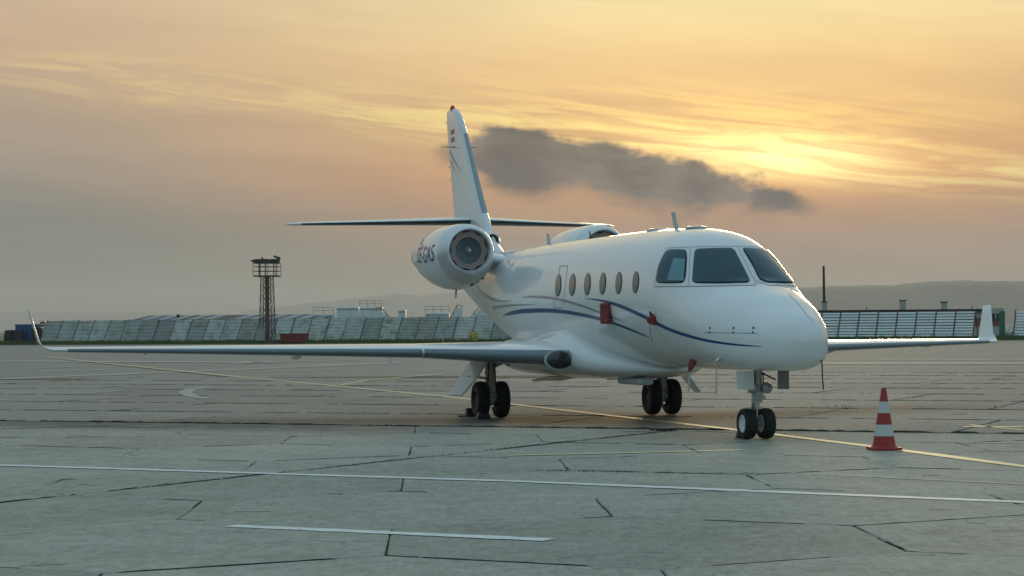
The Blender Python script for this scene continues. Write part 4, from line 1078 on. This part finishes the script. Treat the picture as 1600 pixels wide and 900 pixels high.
# red skip container
p = at_base(460, 536, 216); rc = empty('waste_container', p, GA, 'low red steel waste container before the grey blast fence', 'container')
mr = mat('container_red', (.23, .025, .022), .6, var=.2, vscale=2., dirt=((.12, .04, .03), 2., .6))
MB().prism([(-1.25, -.8), (1.25, -.8), (1.25, .8), (-1.25, .8)], .08, .95).build('body', mr, rc, bevel=.03)
for i in range(5): MB().box((-1.0 + i * .5, -.82, .5), (.07, .05, .82)).build('rib', mr, rc)
MB().box((0, 0, .97), (2.6, 1.7, .06)).build('rim', mr, rc)
# blue container and dark tarpaulined dumpsters at the far end
p = at_base(44, 536, 238); bc = empty('shipping_container', p, -.3, 'bright blue steel container beside the end of the grey blast fence', 'container')
mb_ = mat('container_blue', (.012, .085, .24), .5, var=.15)
MB().box((.0, 0, 1.1), (2.0, 2.2, 2.1)).build('body', mb_, bc)
for i in range(7): MB().box((-.85 + i * .28, -1.12, 1.1), (.10, .05, 1.9)).build('rib', mb_, bc)
MB().box((.0, 0, 2.18), (2.1, 2.3, .1)).build('roof', mb_, bc)
p = at_base(50, 536, 234); db = empty('equipment_box', p + Vector((.6, 0, 0)), -.3, 'black box standing between the blue container and the fence end', 'box')
MB().box((0, 0, .85), (1.0, 1., 1.7)).build('body', mat('black_box', (.012, .012, .014), .6), db, bevel=.05); MB().box((0, -.02, 1.74), (1.06, 1.06, .08)).build('lid', M_BLACK, db)
md = mat('dark_tarpaulin', (.012, .016, .026), .6, var=.2)
for px_, lab in ((16, 'black covered cart at the end of the row beyond the winglet'), (29, 'black covered cart next to the blue container')):
    p = at_base(px_, 536, 236); t_ = empty('covered_cart', p, -.2, lab, 'cart', 'carts by the blue container')
    MB().loft([[Vector((-.55 + i * .05, -.7, .25 )), Vector((.5, -.7, .25)), Vector((.5, .7, .25)), Vector((-.55 + i * .05, .7, .25))] if i == 0 else [Vector((-.40, -.6, 1.55)), Vector((.45, -.6, 1.6)), Vector((.45, .6, 1.6)), Vector((-.40, .6, 1.55))] for i in range(2)]).build('cover', md, t_, bevel=.06)
    for x_ in (-.35, .35):
        for y_ in (-.6, .6): MB().tube((x_, y_ - .06, .2), (x_, y_ + .06, .2), .2, n=14).build('wheel', M_BLACK, t_)
# no entry sign on the fence end
p = atD(66.5, 506.5, 230.5); ns = empty('road_sign', (p.x, p.y, 0), 0, 'round red no-entry sign with white bar at the fence end', 'sign')
MB().tube((0, .03, 0), (0, .03, p.z), .03, n=8).build('post', M_GREYP, ns)
MB().lathe([(0, .31), (.03, .31)], (0, -.03, p.z), (0, 1, 0), 24, cap=True).build('disc', mat('sign_red', (.33, .04, .045), .5), ns)
MB().box((0, -.045, p.z), (.44, .012, .10)).build('bar', mat('sign_white', (.7, .7, .68), .5), ns)
# low shed with patched roof behind the fence
sh = empty('storage_shed', (0, 0, 0), 0, 'low shed with rust-and-grey patched corrugated roof behind the fence', 'building')
A0, A1 = atD(198, 497, 243.), atD(495, 492, 236.); dA = A1 - A0; dA.z = 0
npn = 24; ang = math.atan2(dA.y, dA.x); bk = Vector((-dA.y, dA.x, 0)).normalized()
sh.location = (A0.x, A0.y, 0); sh.rotation_euler = (0, 0, ang); LL = dA.length
MB().box((LL / 2, 2.5, 1.25), (LL, 4.2, 2.5)).build('wall', mat('shed_wall', (.28, .28, .26), .8, var=.2), sh)
rust = mat('roof_rust', (.13, .07, .05), .7, .1, var=.3); rg = mat('roof_grey', (.30, .33, .33), .5, .3, var=.2); rdk = mat('roof_dark', (.10, .115, .115), .6, .2, var=.3)
rng = random.Random(5)
for i in range(npn):
    x0, x1 = LL * i / npn, LL * (i + 1) / npn; y0, y1, z0, z1 = .1, 4.9, 2.55, 3.2; mm = (rust if (rng.random() < .45 and i < 12) or i in (16,) else (rg if i % 2 else rdk))
    v = []; K = 7
    for j in range(K): 
        xx = x0 + (x1 - x0) * j / (K - 1); zz_ = .03 if j % 2 else 0
        v += [(xx, y0, z0 + zz_), (xx + .35, y1, z1 + zz_)]
    MB().add(v, [(2 * j, 2 * j + 2, 2 * j + 3, 2 * j + 1) for j in range(K - 1)]).build('roof_panel', mm, sh)
MB().lathe([(0, .18), (.05, .2), (.3, .2), (.36, .02)], (LL * .21, 3.2, 2.98), (0, 0, 1), 12).build('roof_vent', M_BLACK, sh)

# passenger stairs parked behind the fence
M_ST = mat('stair_white', (.68, .72, .73), .5, .1, var=.12, vscale=2.)
M_RAIL = mat('stair_rail', (.20, .21, .21), .5, .4)
def stairs(pxl, pxr, ytop, D, face, label, flat=.3):
    a, b = atD(pxl, ytop, D), atD(pxr, ytop, D); W_ = b.x - a.x; H = a.z - .30
    o = empty('passenger_stairs', ((a.x + b.x) / 2, D, 0), 0 if face > 0 else math.pi, label, 'stairs', 'stairs parked behind the fence')
    hw = W_ / 2; xf = hw * (1 - 2 * flat)
    side = [(-hw, .55), (-hw + .5, .55), (hw, H - 1.6), (hw, H), (xf, H), (-hw, 1.5)]
    for y_ in (-.75, .75):
        n = len(side); MB().add([(x_, y_ - .03, z_) for x_, z_ in side] + [(x_, y_ + .03, z_) for x_, z_ in side], [tuple(range(n)), tuple(range(n, 2 * n))[::-1]] + [(i, (i + 1) % n, n + (i + 1) % n, n + i) for i in range(n)]).build('side_panel', M_ST, o)
    ns_ = 12
    for k in range(ns_):
        u = (k + .5) / ns_; MB().box((-hw + (xf + hw) * u, 0, .7 + (H - .85) * u), ((xf + hw) / ns_, 1.4, .05)).build('step', M_ST, o)
    MB().box(((hw + xf) / 2, 0, H - .1), (hw - xf, 1.5, .08)).build('landing', M_ST, o)
    for y_ in (-.75, .75):
        MB().path([(-hw, y_, 1.6), (xf, y_, H + .35), (hw, y_, H + .35)], .03, 5).build('handrail', M_RAIL, o)
        for u in (0, .33, .66, 1.): MB().tube((-hw + (xf + hw) * u, y_, .8 + (H - .85) * u), (-hw + (xf + hw) * u, y_, 1.6 + (H - 1.05) * u), .025, n=5).build('rail_post', M_RAIL, o)
        MB().tube((hw, y_, H), (hw, y_, H + .35), .03, n=5).build('rail_post', M_RAIL, o)
    MB().box((0, 0, .45), (W_ * .9, 1.6, .25)).build('chassis', M_GREYP, o)
    for x_ in (-hw * .7, hw * .7):
        for y_ in (-.7, .7): MB().tube((x_, y_ - .1, .3), (x_, y_ + .1, .3), .3, n=14).build('wheel', M_TYRE, o)
    for x_ in (hw * .5, hw * .9): MB().tube((x_, 0, .5), (x_, 0, H - .1), .07, n=8).build('support_leg', M_RAIL, o)
def vehicle(pxl, pxr, ytop, D, label, cab, rails=True, name='service_truck'):
    a, b = atD(pxl, ytop, D), atD(pxr, ytop, D); W_ = b.x - a.x; H = a.z
    o = empty(name, ((a.x + b.x) / 2, D, 0), 0, label, 'truck', 'service trucks behind the fence')
    MB().box((0, 0, (H + .7) / 2), (W_, 2.2, H - .7)).build('body', M_ST, o, bevel=.06)
    MB().box((0, 0, .55), (W_ * 1.02, 2.0, .3)).build('chassis', M_DARKM, o)
    MB().box((0, -1.12, H - .25), (W_ * .98, .04, .10)).build('roof_trim', M_RAIL, o)
    for i in range(max(2, int(W_ / 1.2))): MB().box((-W_ / 2 + .4 + i * 1.2, -1.115, (H + .7) / 2), (.05, .03, H - 1.0)).build('body_rib', M_GREYP, o)
    if cab:
        c = MB().prism([(0, 0), (1.3 * cab, 0), (1.1 * cab, 1.6), (0, 1.6)], -1., 1.); c.v = [(x_ + W_ / 2 * cab, z_, y_ + .7) for x_, y_, z_ in c.v]; c.build('cab', M_ST, o, bevel=.05)
        MB().box((W_ / 2 * cab + 1.0 * cab, 0, 1.8), (.32, 1.8, .55), Matrix.Rotation(R(-7) * cab, 3, 'Y')).build('windscreen', M_SEAL, o)
    if rails:
        n = max(2, int(W_ / .8))
        for i in range(n + 1): MB().tube((-W_ / 2 + W_ * i / n, -.9, H), (-W_ / 2 + W_ * i / n, -.9, H + .75), .025, n=5).build('rail_post', M_RAIL, o)
        for zq in (.4, .75): MB().tube((-W_ / 2, -.9, H + zq), (W_ / 2, -.9, H + zq), .025, n=5).build('rail', M_RAIL, o)
    for x_ in (-W_ * .35, W_ * .35):
        for y_ in (-.95, .95): MB().tube((x_, y_ - .13, .42), (x_, y_ + .13, .42), .42, n=16).build('wheel', M_TYRE, o)
vehicle(491, 522, 491, 240, 'low white service cart with rails beside the patched shed roof', 0, True, 'service_cart')
vehicle(527, 561, 480, 246, 'tall white box truck with dark roof edge behind the fence', 1, False)
vehicle(563, 598, 480, 252, 'white lift truck with high railed platform behind the fence', 0, True)
stairs(588, 622, 481, 238, -1, 'white passenger stairs descending right beside the lift truck', .2)
vehicle(623, 634, 484, 240, 'narrow white stairs tower standing right of the descending stairs', 0, False, 'stair_tower')
vehicle(665, 702, 489, 241, 'low white cart with tall rails left of the steep stairs', 0, True, 'service_cart')
stairs(696, 722, 478, 237, 1, 'steep white passenger stairs rising right behind the fence', .3)
stairs(722, 775, 478, 236.5, 1, 'wide white passenger stairs partly hidden by the jet tail', .45)
stairs(770, 806, 485, 243, 1, 'white passenger stairs hidden behind the jet fuselage root', .3)

# yellow reel, small post, hose cart before the fence
p = at_base(740, 534, 204); hr = empty('hose_reel', p, GA + .3, 'round yellow hose reel standing in the grass before the fence', 'reel')
my = mat('reel_yellow', (.42, .36, .05), .6, var=.25, vscale=3.)
MB().lathe([(-.28, .05), (-.28, .42), (-.22, .44), (-.16, .30), (.16, .30), (.22, .44), (.28, .42), (.28, .05)], (0, 0, .62), (.8, -.6, 0), 26).build('drum', my, hr, smooth=True, angle=35)
MB().lathe([(-.15, .29), (-.12, .38), (.0, .395), (.12, .38), (.15, .29)], (0, 0, .62), (.8, -.6, 0), 26).build('hose', mat('hose_yellow', (.28, .26, .06), .7, var=.3, vscale=8), hr, smooth=True)
MB().tube((-.3, .25, 0), (-.25, .2, .62), .03, n=6).tube((.3, -.25, 0), (.25, -.2, .62), .03, n=6).build('stand', M_DARKM, hr); MB().tube((-.05, 0, .95), (-.05, 0, 1.3), .02, n=5).build('handle', M_DARKM, hr)
p = at_base(692, 537, 199); sp_ = empty('marker_post', p, 0, 'thin grey marker post at the apron edge left of the yellow reel', 'post')
MB().tube((0, 0, 0), (0, 0, .95), .04, n=8).build('stem', M_GREYP, sp_); MB().box((0, 0, .03), (.35, .35, .06)).build('foot', M_DARKM, sp_); MB().tube((0, 0, .95), (0, 0, 1.0), .055, n=8).build('cap', M_DARKM, sp_)
p = at_base(806, 536, 202); hc = empty('tow_bar_cart', p, .1, 'dark ground cart with red raised tow bar beside the jet', 'cart')
MB().box((.1, 0, .38), (1.4, .8, .12)).build('deck', M_DARKM, hc)
for x_ in (-.4, .6): MB().tube((x_, -.45, .2), (x_, -.35, .2), .2, n=14).build('wheel', M_TYRE, hc); MB().tube((x_, .35, .2), (x_, .45, .2), .2, n=14).build('wheel', M_TYRE, hc)
MB().tube((-.1, 0, .4), (-.65, 0, 1.65), .035, n=6).build('tow_bar', mat('bar_dark', (.05, .05, .05), .6), hc); MB().tube((-.65, 0, 1.65), (-.85, 0, .5), .04, n=6).build('tow_bar_brace', mat('bar_red', (.25, .04, .03), .6), hc)

# ---------------------------------------------------------------- right background building
bd = empty('terminal_building', (0, 0, 0), 0, 'low flat-roofed building with square chimneys behind the slatted blast fence', 'building')
DB = 214.; a = atD(1228, 487, DB + 2); b = atD(1562, 484.5, DB - 2); a.z = b.z = 0; ang = math.atan2((b - a).y, (b - a).x); LB = (b - a).length
bd.location = (a.x, a.y, 0); bd.rotation_euler = (0, 0, ang); HB = atD(1400, 487.5, DB).z
mw = mat('render_wall', (.44, .43, .38), .85, var=.15, vscale=1.2, dirt=((.30, .28, .24), 1.5, .6))
mbk = mat('brick_band', (.25, .085, .05), .85, var=.3, vscale=6.)
MB().box((LB / 2, 4, HB / 2), (LB, 8, HB)).build('wall', mw, bd)
MB().box((LB / 2, 3.98, 1.72), (LB + .03, 8.02, .82)).build('brick_band', mbk, bd)
MB().box((LB / 2 - .8, 4, HB + .12), (LB - 1.2, 8.8, .24)).build('roof_slab', mat('roof_tar', (.028, .022, .02), .8), bd)
MB().box((LB - .35, 3.5, HB + .14), (1.5, 7., .3)).build('roof_edge', mat('roof_edge_grey', (.40, .40, .36), .8), bd)
for px_, y0, y1, ww in ((1410.5, 470, 484, 10), (1475, 472.5, 484, 9.5), (1287.5, 472, 485, 8)):
    q0 = atD(px_, y0, DB + 3); q1 = atD(px_, y1, DB + 3); lx = (q0.xy - Vector((a.x, a.y))).dot(Vector((math.cos(ang), math.sin(ang))))
    ch = MB().box((lx, 3., (HB + q0.z) / 2), (ww / 15.2, ww / 15.2, q0.z - HB)).build('chimney', mw, bd)
    MB().box((lx, 3., q0.z + .03), (ww / 15.2 + .14, ww / 15.2 + .14, .10)).build('cap', mat('chimney_cap', (.07, .06, .055), .8), ch)
q0 = atD(1286, 415, DB + 3); q1 = atD(1287, 471, DB + 3); lx = (q1.xy - Vector((a.x, a.y))).dot(Vector((math.cos(ang), math.sin(ang))))
MB().tube((lx, 3., q1.z), (lx - .03, 3., q0.z), .14, .11, n=10).build('flue_pipe', mat('flue_black', (.018, .017, .016), .7), bd)
for lx in (LB * .38, LB * .875): MB().tube((lx, 1.5, HB), (lx, 1.5, HB + .55), .045, n=6).build('vent_pipe', M_DARKM, bd)
for k in range(2): 
    MB().box((LB - .62 + k * .45, -.02, 2.2), (.28, .06, .75)).build('window', M_SEAL, bd)
# green cabinet at the building's end
p = at_base(1566, 531, 205); gcb = empty('utility_cabinet', p, -.2, 'tall green steel cabinet between the two slatted fences', 'cabinet')
mg_ = mat('cabinet_green', (.03, .17, .10), .55, var=.15)
MB().box((0, 0, 1.4), (.55, .6, 2.7)).build('body', mg_, gcb, bevel=.02); MB().box((-.05, -.31, 1.4), (.40, .03, 2.4)).build('door', mg_, gcb); MB().box((.1, -.335, 1.4), (.04, .03, .2)).build('handle', M_DARKM, gcb)
# pale rubble mound beyond
mm = MB(); rng = random.Random(9); rws = []
cmd = at_base(1579, 531, 222)
for i in range(15):
    rws.append([(cmd.x - 3.5 + i * .5, cmd.y + j * .6 - 2, max(0, 1.55 * math.exp(-((i - 7) / 5) ** 2 - ((j - 4) / 3.) ** 2) + rng.uniform(-.12, .12)) if 0 < i < 14 and 0 < j < 8 else -.1) for j in range(9)])
for i in range(14): mm.add(rws[i] + rws[i + 1], [(j, j + 1, 10 + j, 9 + j) for j in range(8)])
tag(mm.build('gravel_mound', mat('pale_gravel', (.52, .47, .40), .9, var=.3, vscale=2., bump=.6, bscale=9.)), 'pale gravel mound seen between green cabinet and short fence', 'mound')
bs_ = MB(); rng = random.Random(4)
for _ in range(420):
    x_, y_, z_ = rng.gauss(0, .55), rng.gauss(0, .3), abs(rng.gauss(.25, .25)); s_ = rng.uniform(.05, .12); e = Vector((rng.gauss(0, 1), rng.gauss(0, 1), rng.gauss(0, 1))).normalized(); f_ = e.orthogonal().normalized()
    bs_.add([Vector((x_, y_, z_)) + e * s_, Vector((x_, y_, z_)) + f_ * s_ * .5, Vector((x_, y_, z_)) - e * s_, Vector((x_, y_, z_)) - f_ * s_ * .5], [(0, 1, 2, 3)])
bsh = empty('weed_bush', at_base(1579, 532, 206), 0, 'scrubby low bush growing beside the green cabinet', 'bush')
bs_.build('foliage', mat('bush_leaf', (.06, .075, .03), .8, var=.4), bsh, fix=False)
MB().tube((0, 0, -.02), (.05, 0, .4), .02, n=5).tube((0, 0, 0), (-.15, .05, .45), .015, n=5).build('stem', M_RUST, bsh)

# ---------------------------------------------------------------- haze
hz = bpy.data.materials.new('haze'); hz.use_nodes = True; k = NT(hz.node_tree); k.n.clear(); o_ = k.new('ShaderNodeOutputMaterial')
pv_ = k.new('ShaderNodeVolumePrincipled', {'Color': (.93, .90, .86, 1), 'Density': 1.15e-4, 'Anisotropy': .2}); k.l.new(pv_.outputs[0], o_.inputs['Volume'])
hb = MB().box((0, 5400, 129), (27900, 16800, 262)).build('haze', hz); tag(hb, kind='stuff')
